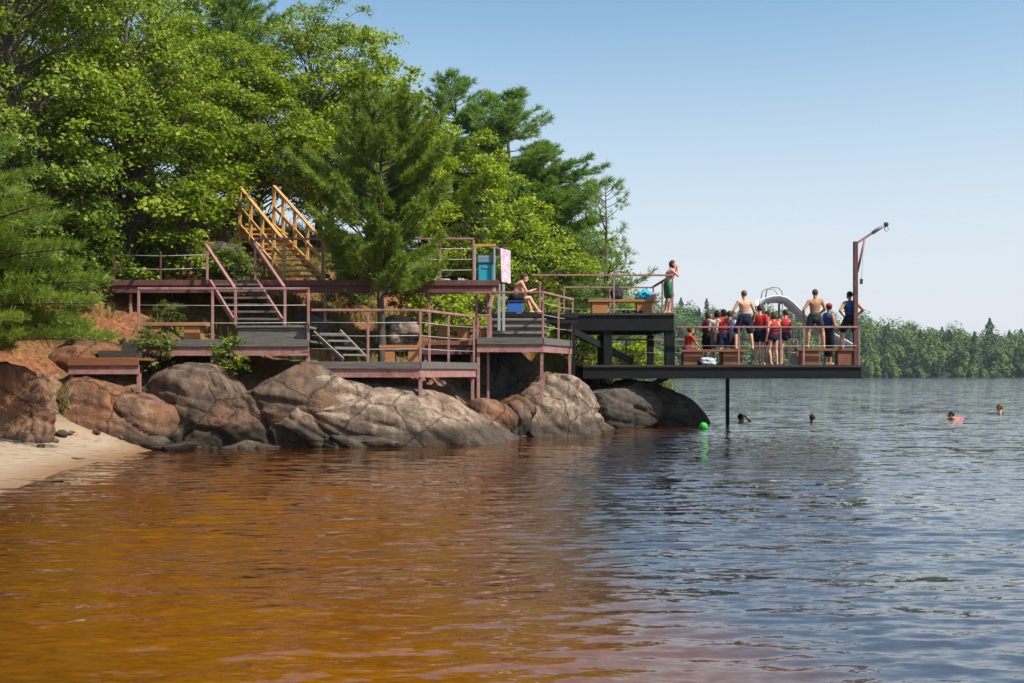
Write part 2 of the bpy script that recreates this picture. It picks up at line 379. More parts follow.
def slope_noise(scale, sc, amt):
    n = noise_n(nt, wcoord(nt, scale), sc, 3, .6)
    s = nt.nodes.new('ShaderNodeVectorMath'); s.operation = 'SUBTRACT'; nt.links.new(n.outputs[1], s.inputs[0]); s.inputs[1].default_value = (.5,.5,.5)
    q = nt.nodes.new('ShaderNodeVectorMath'); q.operation = 'MULTIPLY'; nt.links.new(s.outputs[0], q.inputs[0]); q.inputs[1].default_value = (amt*.85, amt, 0)
    return q.outputs[0]
def vadd(a, b):
    s = nt.nodes.new('ShaderNodeVectorMath'); s.operation = 'ADD'; nt.links.new(a, s.inputs[0]); nt.links.new(b, s.inputs[1]); return s.outputs[0]
sl = vadd(slope_noise((.45,1.3,1), 3.4, .36), slope_noise((.6,1.5,1), 11, .26))
sl = vadd(sl, slope_noise((.25,.7,1), .55, .10))
wmr_ = nt.nodes.new('ShaderNodeMapRange'); wmr_.inputs[1].default_value = .5; wmr_.inputs[2].default_value = 5.0; wmr_.inputs[3].default_value = 1.0; wmr_.inputs[4].default_value = 1.6
nt.links.new(dep.outputs[2], wmr_.inputs[0]); scl = nt.nodes.new('ShaderNodeVectorMath'); scl.operation = 'SCALE'; nt.links.new(sl, scl.inputs[0]); nt.links.new(wmr_.outputs[0], scl.inputs['Scale']); sl = scl.outputs[0]
nn = nt.nodes.new('ShaderNodeVectorMath'); nn.operation = 'NORMALIZE'; nt.links.new(vadd(geo.outputs['Normal'], sl), nn.inputs[0])
bn = noise_n(nt, wcoord(nt, (1,1.4,1)), 1.6, 5, .65)
bn2 = noise_n(nt, wcoord(nt, (1,2.2,1)), 9, 5, .7)
shallow = ramp(nt, bn.outputs[0], [(.3,(.12,.036,.0015)), (.7,(.215,.068,.002))])
shallow = mixc(nt, .45, shallow, ramp(nt, bn2.outputs[0], [(.32,(.06,.018,.001)), (.5,(.17,.053,.002)), (.68,(.30,.105,.006))]))
dm = nt.nodes.new('ShaderNodeMapRange'); dm.inputs[1].default_value = .5; dm.inputs[2].default_value = 2.4; nt.links.new(dep.outputs[2], dm.inputs[0])
body = mixc(nt, dm.outputs[0], shallow, (.046,.050,.068))  # pale grey-blue of the reflected sky is put into the deep water's diffuse colour
df = nt.nodes.new('ShaderNodeBsdfDiffuse'); nt.links.new(body, df.inputs[0])
tp = nt.nodes.new('ShaderNodeBsdfTransparent'); tp.inputs[0].default_value = (.85,.62,.36,1)
sh = ramp(nt, dep.outputs[2], [(.0,(1,1,1)), (.12,(.55,)*3), (.4,(0,0,0))])
mb = nt.nodes.new('ShaderNodeMixShader'); nt.links.new(sh, mb.inputs[0]); nt.links.new(df.outputs[0], mb.inputs[1]); nt.links.new(tp.outputs[0], mb.inputs[2])
fr = nt.nodes.new('ShaderNodeFresnel'); fr.inputs[0].default_value = 1.46; nt.links.new(nn.outputs[0], fr.inputs['Normal'])
gl = nt.nodes.new('ShaderNodeBsdfGlossy'); gl.inputs['Roughness'].default_value = .02; nt.links.new(nn.outputs[0], gl.inputs['Normal'])
mw = nt.nodes.new('ShaderNodeMixShader'); fg = nt.nodes.new('ShaderNodeMath'); fg.operation = 'MULTIPLY'; fg.use_clamp = True; fg.inputs[1].default_value = 1.25; nt.links.new(fr.outputs[0], fg.inputs[0]); nt.links.new(fg.outputs[0], mw.inputs[0]); nt.links.new(mb.outputs[0], mw.inputs[1]); nt.links.new(gl.outputs[0], mw.inputs[2])
nt.links.new(mw.outputs[0], out.inputs[0])
tag(mesh_obj('lake_water', wm, m), 'rippled tea brown lake water turning grey blue far out', 'water', None, 'structure')

# far shore hill
def hill_h(X, Y):
    front = 395-20*np.sin(X*.012)+.04*X
    t = np.clip((Y-front)/130, 0, 1)
    top = np.interp(X, [-200, 0, 60, 110, 150, 185, 230, 420, 900], [27, 24, 21.5, 19.5, 16, 10, 8, 9, 10])
    return -2+3*np.clip((Y-front)/8, 0, 1)+smooth01(t)*top
xs = np.arange(-260, 700, 9.0); ys = np.arange(360, 700, 7.0); XX, YY = np.meshgrid(xs, ys)
hm_ = grid_mesh('far_hills', xs, ys, hill_h(XX, YY))
mh = plain('forest_floor', (.018,.026,.015), .95, .4, 1)
tag(mesh_obj('far_hills', hm_, mh), 'low wooded hill on the far side of the lake', 'hill', None, 'structure')

def leaf_quads(P, Nrm, L, W, rng, rnd=.5):
    """diamond leaf faces at points P facing Nrm"""
    n = len(P); r = rng.normal(size=(n, 3)); Nn = Nrm+r*rnd; Nn /= np.linalg.norm(Nn, axis=1)[:, None]+1e-9
    u = rng.normal(size=(n, 3)); u -= Nn*(u*Nn).sum(1)[:, None]; u /= np.linalg.norm(u, axis=1)[:, None]+1e-9
    w = np.cross(Nn, u); s = (.55+.85*rng.random(n)**1.3)[:, None]
    co = np.stack([P-u*L*s*.5, P+w*W*s*.5-u*L*s*.05, P+u*L*s*.5, P-w*W*s*.5-u*L*s*.05], 1).reshape(-1, 3)
    return co
def quads_mesh(name, co): return np_mesh(name, co, np.arange(len(co)).reshape(-1, 4))

rng = np.random.default_rng(11); pts = []; nrm = []; sp = []
for Yf in (0, 0, 1, 2, 3, 4, 5, 6, 7, 8, 9, 10, 11, 12):
    for X in np.arange(-5, 330, 4.6):
        x = X+rng.normal()*1.6; 
        y0 = 395-20*math.sin(x*.012)+.04*x
        y = y0+(.5 if Yf == 0 else 4)+Yf*9+rng.random()*(3 if Yf == 0 else 7)
        z = float(hill_h(np.array(x), np.array(y)))
        conifer = rng.random() < .20
        h = (6.5+8*rng.random()**1.5)*(1.4 if rng.random() < .06 else 1)*(1.1 if conifer else 1)*((.35+.4*rng.random()) if Yf == 0 else 1); r_ = h*(.25 if conifer else .35)
        n = 620; k = int(n*(1.35 if Yf < 2 else 1))
        if conifer:
            t = rng.random(k)**.8; a = rng.random(k)*6.283; rr = r_*(1-t)**.8*(.55+.45*rng.random(k))*(1+.3*np.sin(t*24))
            P = np.stack([x+rr*np.cos(a), y+rr*np.sin(a), z+.12*h+t*h*.9], 1); Nn = np.stack([np.cos(a)*.6, np.sin(a)*.6, np.full(k, .8)], 1)
        else:
            nb_ = 7; cb = rng.normal(size=(nb_, 3)); cb /= np.linalg.norm(cb, axis=1)[:, None]; cb *= (.35+.35*rng.random(nb_))[:, None]
            cb[:, 2] = cb[:, 2]*.9+.05; rb = .34+.22*rng.random(nb_)
            wh = rng.integers(0, nb_, k); q = rng.normal(size=(k, 3)); q /= np.linalg.norm(q, axis=1)[:, None]
            U = cb[wh]+q*rb[wh][:, None]*(.86+.16*rng.random(k))[:, None]
            P = np.stack([x+U[:, 0]*r_*1.15, y+U[:, 1]*r_*1.15, z+h*.50+U[:, 2]*h*.52], 1); Nn = q+np.array([0, 0, .5])
        pts.append(P); nrm.append(Nn); sp.append(np.full(k*4, (0 if conifer else .5)+rng.random()*.5))
wood = quads_mesh('woodland', leaf_quads(np.concatenate(pts), np.concatenate(nrm), .78, .66, rng, .28)); add_attr(wood, 'species', np.concatenate(sp))
m, nt, out = new_mat('far_woodland_leaves'); at = nt.nodes.new('ShaderNodeAttribute'); at.attribute_name = 'species'
c = ramp(nt, at.outputs[2], [(.0,(.022,.05,.020)), (.45,(.04,.078,.028)), (.5,(.048,.098,.022)), (.8,(.085,.145,.026)), (1,(.125,.17,.036))])
princ(nt, out, c, .7, .2)
tag(mesh_obj('woodland', wood, m), 'mixed green woodland covering the far shore of the lake', 'woodland', None, 'stuff')

# ------------------------------------------------------------------ rocks
def boulder(label, c, radii, seed, mat, rz=0, ry=0, rx=0, sub=5, cuts=9, rough=1.0, name='boulder', cat='boulder', group=None):
    rnd = random.Random(seed); bm = bmesh.new(); bmesh.ops.create_icosphere(bm, subdivisions=sub, radius=1)
    planes = []
    for _ in range(cuts):
        n = Vector((rnd.gauss(0,1), rnd.gauss(0,1), rnd.gauss(.1,.8))).normalized(); planes.append((n, rnd.uniform(.66,.98)))
    off = Vector((rnd.uniform(0,50), rnd.uniform(0,50), rnd.uniform(0,50)))
    Rm = Euler((rx, ry, rz)).to_matrix(); S = Vector(radii); mean = sum(radii)/3
    for v in bm.verts:
        u = v.co.copy(); p = u/((abs(u.x)**2.6+abs(u.y)**2.6+abs(u.z)**2.6)**(1/2.6))
        for n, d in planes:
            e = p.dot(n)-d
            if e > 0: p -= n*(e*.94)
        w = Vector((p.x*S.x, p.y*S.y, p.z*S.z)); q = w+off
        disp = noise.fractal(q*.7, 1.0, 2.0, 2)*.10*mean**.5 + noise.fractal(q*2.3, .8, 2.1, 4)*.035
        c1 = abs(noise.noise(Vector((q.x*.55+q.z*.25, q.y*.55, q.z*.75))+Vector((7,1,3)))); disp -= max(0, .045-c1)*2.6
        st_ = (q.z*1.5+q.x*.45+noise.noise(q*.6)*.8) % 1.0; disp -= .05*max(0, 1-abs(st_-.5)*7); disp += .035*st_
        disp += noise.fractal(q*9, .8, 2.1, 4)*.016 - .03*max(0, abs(noise.noise(q*4.5))-.28)
        w += u.normalized()*disp*rough
        v.co = Rm @ w
    for f in bm.faces: f.smooth = True
    me = bpy.data.meshes.new(name); bm.to_mesh(me); bm.free()
    o = mesh_obj(name, me, M[mat]); o.location = c
    return tag(o, label, cat, group)
RG = 'granite boulders along the waterline'
boulder('rust red boulder on the sand at the left edge of the photo', (-9.4,20.1,.72), (1.0,.8,.98), 3, 'rock_rust', rz=.4, sub=6, cuts=9, group=RG)
boulder('orange stained boulder under the low red bench-like platform', (-7.95,22.5,.25), (1.5,1.2,1.36), 8, 'rock_rust', rz=-.15, sub=6, cuts=8, group=RG)
boulder('brown cracked boulder below the leafy green plant on the deck edge', (-6.35,22.95,.20), (1.62,1.3,1.46), 15, 'rock_brown', rz=.2, sub=6, cuts=9, group=RG)
boulder('dark boulder with grey lichen below the landing between the two stairs', (-4.85,23.45,.25), (1.68,1.35,1.46), 21, 'rock_brown', rz=.1, sub=6, cuts=9, group=RG)
boulder('long pale rock slab sloping down to the water under the lower deck', (-2.3,24.0,.20), (2.75,1.6,.98), 29, 'rock_pale', rz=.24, ry=.26, sub=6, cuts=4, rough=.8, group=RG)
boulder('pale rock hump under the corner post of the lower deck', (-3.75,23.35,.30), (1.6,1.05,1.05), 33, 'rock_pale', rz=.15, ry=.40, sub=6, cuts=6, group=RG)
boulder('flat low ledge of rock at the water in front of the slab', (-3.05,22.55,.0), (1.1,.5,.22), 35, 'rock_pale', rz=.12, ry=.05, sub=5, cuts=6, group=RG)
boulder('small reddish rock between the long slab and the pointed boulder', (-.62,25.7,.30), (.75,.6,.62), 41, 'rock_rust', rz=.3, ry=.25, cuts=6, group=RG)
boulder('dark narrow rock leaning beside the pointed boulder', (-.05,26.2,.28), (.45,.6,.72), 43, 'rock_brown', rz=.4, ry=.5, cuts=6, group=RG)
boulder('large pointed pale boulder under the right corner of the railed deck', (.92,27.2,.05), (1.22,1.5,1.45), 52, 'rock_pale', rz=.25, ry=.16, sub=6, cuts=9, group=RG)
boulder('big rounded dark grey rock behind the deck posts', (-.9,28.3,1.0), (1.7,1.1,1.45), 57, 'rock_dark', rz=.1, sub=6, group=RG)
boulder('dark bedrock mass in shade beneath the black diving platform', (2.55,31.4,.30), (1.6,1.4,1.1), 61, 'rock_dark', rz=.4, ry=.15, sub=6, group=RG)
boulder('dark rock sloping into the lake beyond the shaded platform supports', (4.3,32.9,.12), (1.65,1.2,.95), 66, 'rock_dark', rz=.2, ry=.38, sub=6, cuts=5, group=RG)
boulder('angular tan stone lying at the end of the sand', (-6.98,21.55,.12), (.36,.26,.18), 71, 'rock_pale', rz=.7, ry=.25, name='stone', cat='stone', cuts=14, rough=.4)
boulder('small flat stone in the shallows beside the tan stone', (-6.45,21.4,.05), (.34,.2,.11), 75, 'rock_brown', rz=.2, name='stone', cat='stone', cuts=12, rough=.4)
boulder('grey boulder beside the foot of the yellow staircase', (-7.6,28.9,4.15), (.6,.6,.75), 81, 'rock_dark', rz=.5, group=None)
boulder('grey rock on the bank under the upper walkway, left of the pine trunk', (-4.9,26.6,2.5), (.7,.5,.4), 87, 'rock_dark', rz=.2)
boulder('tan rock beside the pine trunk behind the lower deck', (-2.75,26.6,2.45), (.55,.45,.42), 91, 'rock_pale', rz=.2)
boulder('reddish rock at the top of the bank behind the low platform', (-8.9,23.2,1.75), (.75,.6,.55), 95, 'rock_rust', rz=.2)
boulder('small pale stone lying on the bank under the pine boughs', (-9.05,22.9,2.32), (.22,.17,.13), 97, 'rock_grey', rz=.2, name='stone', cat='stone', rough=.4)
for i, (px, Y, r_, lab) in enumerate([(352,26.3,.28,'brown stone on the bank behind the small grey steps'),(410,26.9,.35,'brown stone on the bank behind the wooden bench'),(438,27.5,.3,'pale stone on the bank under the end of the upper walkway')]):
    x = WX(px, Y); boulder(lab, (x, Y, ground_z(x, Y)+.08), (r_*1.3, r_, r_*.7), 120+i, 'rock_brown' if i < 2 else 'rock_pale', name='stone', cat='stone', rough=.5)

# ------------------------------------------------------------------ decks, stairs, rails
def steel_beam(root, a, b, h=.17, mat='steel', name='steel_beam'):
    """channel beam: web with two lips, its top edge on the line a-b"""
    a = Vector(a); b = Vector(b); mb = MB(); dz = Vector((0, 0, 1))
    mb.bar(a-dz*h/2, b-dz*h/2, .03, h-.03)
    mb.bar(a-dz*.0075, b-dz*.0075, .075, .014); mb.bar(a-dz*(h-.0075), b-dz*(h-.0075), .075, .014)
    return mb.build(name, M[mat], root)
def rail_run(root, pts, h, posts, ncab=3, mat='steel', post_w=.05, top=(.07,.05), cab=True):
    """top rail along pts (at floor level), posts at the given points, wires between"""
    up = Vector((0, 0, 1)); pts = [Vector(p) for p in pts]
    mb = MB()
    for a, b in zip(pts[:-1], pts[1:]): mb.bar(a+up*h, b+up*h, top[0], top[1])
    mb.build('top_rail', M[mat], root, .008)
    for p in posts:
        p = Vector(p); MB().bar(p-up*.02, p+up*(h-top[1]/2-.002), post_w, post_w).build('railing_post', M[mat], root, .006)
    if cab:
        for k in range(ncab):
            z = h*(k+1)/(ncab+1)*1.02; mb = MB()
            for a, b in zip(pts[:-1], pts[1:]):
                mid = (a+b)/2+up*(z-.012); mb.tube([a+up*z, mid, b+up*z], .007, 5)
            mb.build('cable', M['cable'], root)
def along(a, b, t): return Vector(a)+(Vector(b)-Vector(a))*t
def deck_boards(root, poly, z, thick, mat, name='deck_boards'):
    """boards laid across the deck with narrow gaps, clipped to the outline"""
    ysv = [p[1] for p in poly]; mb = MB(); y = min(ysv); n = len(poly)
    while y < max(ysv)-.02:
        y1 = min(y+.14, max(ysv)); ym = (y+y1)/2
        xsx = []
        for i in range(n):
            (xa, ya), (xb, yb) = poly[i], poly[(i+1) % n]
            if (ya > ym) != (yb > ym): xsx.append(xa+(ym-ya)/(yb-ya)*(xb-xa))
        if len(xsx) >= 2: mb.box((min(xsx), y, z-thick), (max(xsx), y1-.008, z))
        y = y1
    return mb.build(name, M[mat], root)
def deck(label, poly, z, edges, rimh=.14, beamh=.18, boards='grey_wood', rim='grey_wood', beam='steel', group=None, name='deck', cat='deck'):
    cx = sum(p[0] for p in poly)/len(poly); cy = sum(p[1] for p in poly)/len(poly)
    root = empty(name, (cx, cy, z-rimh-beamh), label, cat, group)
    deck_boards(root, poly, z, .045, boards)
    for a, b in edges:
        a = Vector((*a, 0)); b = Vector((*b, 0)); n = (b-a).normalized().cross(Vector((0, 0, 1)))
        e = (b-a).normalized()
        MB().bar(a+n*.018+Vector((0,0,z-rimh/2+.004)), b+n*.018+Vector((0,0,z-rimh/2+.004)), .032, rimh+.008).build('rim_board', M[rim], root, .005)
        steel_beam(root, a-n*.02+Vector((0,0,z-rimh-.003)), b-n*.02+Vector((0,0,z-rimh-.003)), beamh, beam)
    return root
def support(root, x, y, z1, z0=None, w=.075, mat='steel'):
    z0 = (ground_z(x, y)-.4) if z0 is None else z0
    return MB().bar((x, y, z0), (x, y, z1), w, w).build('support_post', M[mat], root, .006)

# low platform at the left with two box steps
Y0 = 22.0; z = WZ(358, Y0)
p0 = (WX(68,Y0), Y0); p1 = (WX(139,Y0), Y0)
dk = deck('small low platform with red fascia at the left end above the sand', [p0, p1, (p1[0], 23.2), (p0[0], 23.2)], z, [(p0, p1)], .15, .17, 'bench_dark', 'bench_dark', group=None)
support(dk, p0[0]+.06, Y0+.06, z-.32, WZ(389,Y0)); support(dk, p1[0]-.02, Y0+.06, z-.32, WZ(385,Y0)-.15)
st = empty('box_steps', (WX(118,22.5), 22.5, z+.002), 'dark wooden box steps on top of the small low platform', 'steps')
MB().box((WX(98,22.6), 22.6, z+.002), (WX(137,22.6), 23.1, WZ(350.5,22.6))).build('lower_step', M['dark_boards'], st, .01)
MB().box((WX(121,22.8), 22.85, WZ(350.5,22.6)+.003), (WX(137,22.8), 23.1, WZ(342.5,22.8))).build('upper_step', M['dark_boards'], st, .01)

# middle deck at the left
YM = 23.3; ZM = WZ(340, YM)
a = (WX(137,YM), YM); b = (WX(309,YM), YM)
dm_ = deck('middle deck with grey board edge and red beam, carrying the long bench', [a, b, (b[0], 25.2), (a[0], 25.2)], ZM, [(a, b), ((a[0], 25.2), a)], .14, .19)
for px in (139.5, 212, 307.5):
    x = WX(px, YM); support(dm_, x, YM+.06, ZM-.33)
hM = WZ(288.5, YM)-ZM
rail_run(dm_, [(a[0], YM+.04, ZM), (b[0], YM+.04, ZM)], hM, [(WX(p,YM), YM+.04, ZM) for p in (138, 212)]+[(WX(308,YM), YM+.04, ZM)], 2)
# landing of stacked boards at the stair foot
ZL = WZ(325.5, 23.5); xl0, xl1 = WX(238,23.4), WX(306.5,23.4)
ld = empty('stair_landing', ((xl0+xl1)/2, 23.9, ZM+.005), 'raised grey board landing at the foot of the red railed stairs', 'landing')
mb = MB()
mb.box((xl0, 23.40, ZM+.18), (xl1, 23.44, ZL-.05)); mb.box((xl0, 23.38, ZM+.005), (xl1, 23.43, ZM+.172)); mb.build('front_boards', M['grey_wood'], ld, .004)
deck_boards(ld, [(xl0-.03, 23.36), (xl1, 23.36), (xl1, 24.6), (xl0-.03, 24.6)], ZL, .045, 'pale_wood', 'top_boards')

# lower deck
YL = 23.1; ZLo = WZ(362, YL)
q0 = (WX(311,YL), YL); q1 = (WX(420,YL), YL); q2 = (WX(476,25.8), 25.8)
lo = deck('lowest railed deck hanging over the pale slab near the water', [q0, q1, q2, (q2[0], 26.3), (q0[0], 25.4)], ZLo, [(q0, q1), (q1, q2)], .14, .18)
for x, y in ((q0[0]-.02, YL+.06), (q1[0], YL+.07), (q2[0]-.08, q2[1]-.02)): support(lo, x, y, ZLo-.32, WZ(407, y))
hL = WZ(310, YL)-ZLo
rp = [(q0[0], YL+.05, ZLo), (q1[0], YL+.05, ZLo), (q2[0]-.05, q2[1], ZLo)]
rail_run(lo, rp, hL, [along(rp[0], rp[1], .52), rp[1], along(rp[1], rp[2], .5), rp[2]], 3)

# rear deck behind the lower one
YR = 26.55; ZR = WZ(341, YR)
r0 = (WX(421,YR), YR); r1 = (WX(476,YR), YR)
rd = deck('short dark red rear deck with a bench behind the lowest deck', [r0, r1, (r1[0], 28.2), (r0[0], 28.2)], ZR, [(r0, r1)], .10, .22, 'grey_wood', 'bench_dark', 'steel_dark')
support(rd, r0[0]+.1, YR+.08, ZR-.3); support(rd, r1[0]-.1, YR+.08, ZR-.3)

# right deck with corner
YD = 25.9; ZD = WZ(338, YD); c0 = (WX(476,YD)+.02, YD); c1 = (WX(543,YD), YD); c2 = (WX(574,28.6), 28.6)
rt = deck('right hand railed deck above the pointed boulder, with plank steps at its back', [c0, c1, c2, (c2[0]-1.2, 28.6), (c0[0], 27.6)], ZD, [(c0, c1), (c1, c2)], .15, .18)
for x, y in ((c0[0]+.03, YD+.07), (c1[0]-.03, YD+.07), (c2[0]-.15, c2[1]-.7)): support(rt, x, y, ZD-.33, WZ(402, y))
hD = WZ(292, YD)-ZD
e1 = (c1[0], YD+.05, ZD); e2 = (c2[0]-.04, c2[1]-.05, ZD)
rail_run(rt, [e1, e2], hD, [e1, along(e1, e2, .5), e2], 3)
e0 = (c0[0]+.02, YD+.05, ZD); em = (WX(491,YD), YD+.05, ZD)
rail_run(rt, [e0, em], hD-.55, [e0, em], 1)
rail_run(rt, [(WX(428,YD), YD+.45, ZD), e1], hD, [(WX(476,YD), YD+.45, ZD)], 1, cab=False)
# plank steps
zu = 3.02; sx0, sx1 = WX(492,26.5), WX(547,26.5)
ps = empty('plank_steps', ((sx0+sx1)/2, 26.8, ZD), 'three broad grey plank steps between the right deck and the bather landing', 'steps')
n = 3
for k in range(n):
    zt = ZD+(zu-ZD)*(k+1)/(n+1); yk = 26.45+.28*k
    MB().box((sx0, yk, zt-.06), (sx1, yk+.36, zt)).build('tread', M['pale_wood'], ps, .005)
    MB().box((sx0+.02, yk+.05, zt-(zu-ZD)/(n+1)+.002), (sx1-.02, yk+.08, zt-.062)).build('riser', M['grey_wood'], ps)
# bather landing
t0 = (WX(489,27.3), 27.32); t1 = (WX(578,27.9), 27.9)
bl = deck('dark landing in front of the trees where the bather sits', [t0, t1, (t1[0]+.1, 31.2), (t0[0], 31.2)], zu, [(t0, t1)], .12, .14, 'bench_dark', 'black', 'black')
support(bl, t0[0]+.1, 27.5, zu-.2, mat='black'); support(bl, t1[0]-.1, 28.1, zu-.2, mat='black')

# upper walkway
YU = 26.2; ZU = WZ(280.5, YU); u0 = (WX(112,YU), YU); u1 = (WX(499,YU), YU)
up_ = deck('long upper walkway with dark red fascia running behind the lower decks', [u0, u1, (u1[0], 27.7), (u0[0], 27.7)], ZU, [(u0, u1)], .12, .17, 'grey_wood', 'steel_dark', 'steel_dark')
for px in (129, 235, 324, 429, 488): support(up_, WX(px,YU), YU+.12, ZU-.3, w=.06)
for zz in (.30, .62):
    MB().tube([(u0[0], YU+.06, ZU+zz), (WX(160,YU), YU+.06, ZU+zz-.03), (WX(206,YU), YU+.06, ZU+zz)], .007, 5).build('cable', M['cable'], up_)
for px in (114, 160): MB().bar((WX(px,YU), YU+.06, ZU), (WX(px,YU), YU+.06, ZU+.7), .035, .035).build('railing_post', M['steel_dark'], up_)
rail_run(up_, [(WX(254,YU), YU+.06, ZU), (WX(474,YU), YU+.06, ZU)], 1.0, [(WX(p,YU), YU+.06, ZU) for p in (254.5, 322, 360, 400, 440, 473.5)], 3)
# grey post bracket at its right end
gp = empty('handrail', (WX(497,26.1), 26.0, ZD), 'sloping handrail with grey posts at the right end of the upper walkway', 'handrail')
MB().bar(T(496,283,26.3), T(489.5,308,25.95), .07, .06).build('top_rail', M['steel'], gp, .008)
for px in (499, 503.5): MB().bar((WX(px,26.6), 26.6+(px-499)*.02, zu-.5), (WX(px,26.6), 26.6+(px-499)*.02, WZ(284,26.6)), .07, .07).build('post', M['greymetal'], gp, .006)
MB().bar((WX(490,25.95), 25.95, ZD+.005), (WX(490,25.95), 25.95, WZ(308,25.95)), .06, .06).build('post', M['steel'], gp, .006)

def stairs(label, A0, A1, B0, B1, ntr, smat, tmat, depth=.26, thick=.045, sh=.2, name='staircase', handrails=None, group=None, rise_gap=True, sw=.05):
    """stringers A0-A1 and B0-B1 (bottom to top), treads between"""
    A0, A1, B0, B1 = map(Vector, (A0, A1, B0, B1)); root = empty(name, (A0+B0)/2, label, 'staircase', group)
    for p, q in ((A0, A1), (B0, B1)): MB().bar(p, q, sw, sh).build('stringer', M[smat], root, .006)
    run = Vector((A1.x-A0.x+B1.x-B0.x, A1.y-A0.y+B1.y-B0.y, 0)).normalized()
    for k in range(ntr):
        t = (k+.5)/ntr; p = A0.lerp(A1, t); q = B0.lerp(B1, t); s = (q-p).normalized()*(sw/2+.003)
        p = p+s; q = q-s; zt = (p.z+q.z)/2+.03
        P = [(*(p-run*depth/2).xy, zt-thick), (*(q-run*depth/2).xy, zt-thick), (*(q+run*depth/2).xy, zt-thick), (*(p+run*depth/2).xy, zt-thick)]
        P += [(x, y, zt) for x, y, _ in P]
        MB().add(P, [(3,2,1,0),(4,5,6,7),(0,1,5,4),(1,2,6,5),(2,3,7,6),(3,0,4,7)]).build('tread', M[tmat], root, .004)
    return root
# red-railed stairs from the landing up to the walkway
A0, A1 = T(235,323,24.3), T(210,282,26.15); B0, B1 = T(284,323.5,24.3), T(257,282,26.15)
sa = stairs('grey stairs with red handrails climbing from the landing to the upper walkway', A0, A1, B0, B1, 6, 'steel', 'grey_wood', sh=.13)
for (a0, a1), (r0_, r1_) in (((A0, A1), (T(234.5,288,24.3), T(206,245,26.1))), ((B0, B1), (T(284,287,24.3), T(254,243,26.1)))):
    MB().bar(r0_, r1_, .07, .055).build('handrail', M['steel'], sa, .008)
    MB().bar((r0_.x+.02, r0_.y, a0.z-.05), (r0_.x+.02, r0_.y, r0_.z), .055, .055).build('rail_post', M['steel'], sa, .006)
    MB().bar((r1_.x+.03, r1_.y, ZU), (r1_.x+.03, r1_.y, r1_.z), .05, .05).build('rail_post', M['steel'], sa, .006)
# small grey steps down to the lower deck
stairs('short pale grey steps going down from the landing to the lowest deck', T(343,359.5,23.7), T(312,331,24.5), T(367,358.5,23.9), T(340,331,24.7), 4, 'pale_wood', 'pale_wood', sh=.08, depth=.2)
# golden timber stairs up the bank
A0, A1 = T(285,279,27.6), T(240,228,30.4); B0, B1 = T(322,279,27.6), T(274,228,30.4)
ys_ = stairs('golden yellow timber staircase climbing from the upper walkway into the trees', A0, A1, B0, B1, 10, 'yellow', 'yellow', sh=.22, depth=.24)
for (p0_, p1_), (r0_, r1_), tt in (((A0, A1), (T(284,241,27.6), T(240,187,30.4)), (0,.22,.47,.74,1.0)), ((B0, B1), (T(323,241,27.6), T(274,186,30.4)), (0,.3,.55,.8,1.0))):
    MB().bar(r0_, r1_, .09, .05).build('handrail', M['yellow'], ys_, .006)
    MB().bar(p0_.lerp(r0_, .5), p1_.lerp(r1_, .5), .04, .09).build('middle_rail', M['yellow'], ys_, .006)
    for t in tt:
        q = p0_.lerp(p1_, t); r_ = r0_.lerp(r1_, t); MB().bar((r_.x, r_.y, min(q.z-.1, q.z) if t < .9 else q.z-1.0), r_-Vector((0,0,.03)), .085, .085).build('baluster_post', M['yellow'], ys_, .006)
ylg = MB().box((A1.x-.15, A1.y, A1.z-.05), (B1.x+.15, A1.y+1.2, A1.z+.0)).build('top_landing', M['yellow'], ys_, .006)

# benches
def bench(label, x0, x1, y, zf, h, mat, group, dep=.42, legw=.35, name='bench'):
    root = empty(name, ((x0+x1)/2, y, zf), label, 'bench', group)
    mb = MB(); nb = 3
    for k in range(nb): mb.box((x0, y+k*dep/nb, zf+h-.07), (x1, y+(k+1)*dep/nb-.012, zf+h))
    mb.build('seat', M[mat], root, .006)
    for xa in (x0+.12, x1-.12-legw):
        MB().box((xa, y+.04, zf+.002), (xa+legw, y+dep-.04, zf+h-.072)).build('leg', M[mat], root, .008)
    return root
BG = 'timber benches on the decks'
bench('long orange brown bench on the middle deck left of the stairs', WX(139,23.75), WX(205,23.75), 23.75, ZM, WZ(322.5,23.75)-ZM, 'bench', BG)
bench('short orange bench with two thick legs on the lowest deck', WX(379,24.6), WX(423,24.6), 24.6, ZLo, WZ(345,24.6)-ZLo, 'bench', BG, legw=.22)
bench('orange bench on the dark red rear deck', WX(432,27.0), WX(474,27.0), 27.0, ZR, WZ(325,27.0)-ZR, 'bench', BG, legw=.3)
bx_ = bench('small square orange seat at the left end of the right deck', WX(475,27.0), WX(491,27.0), 26.95, ZD, WZ(326,27.0)-ZD, 'bench', BG, legw=.08)
bench('orange bench with bags on the upper black platform', WX(588,31.4), WX(657,31.4), 31.4, WZ(313,30.6), .43, 'bench', BG, legw=.45)

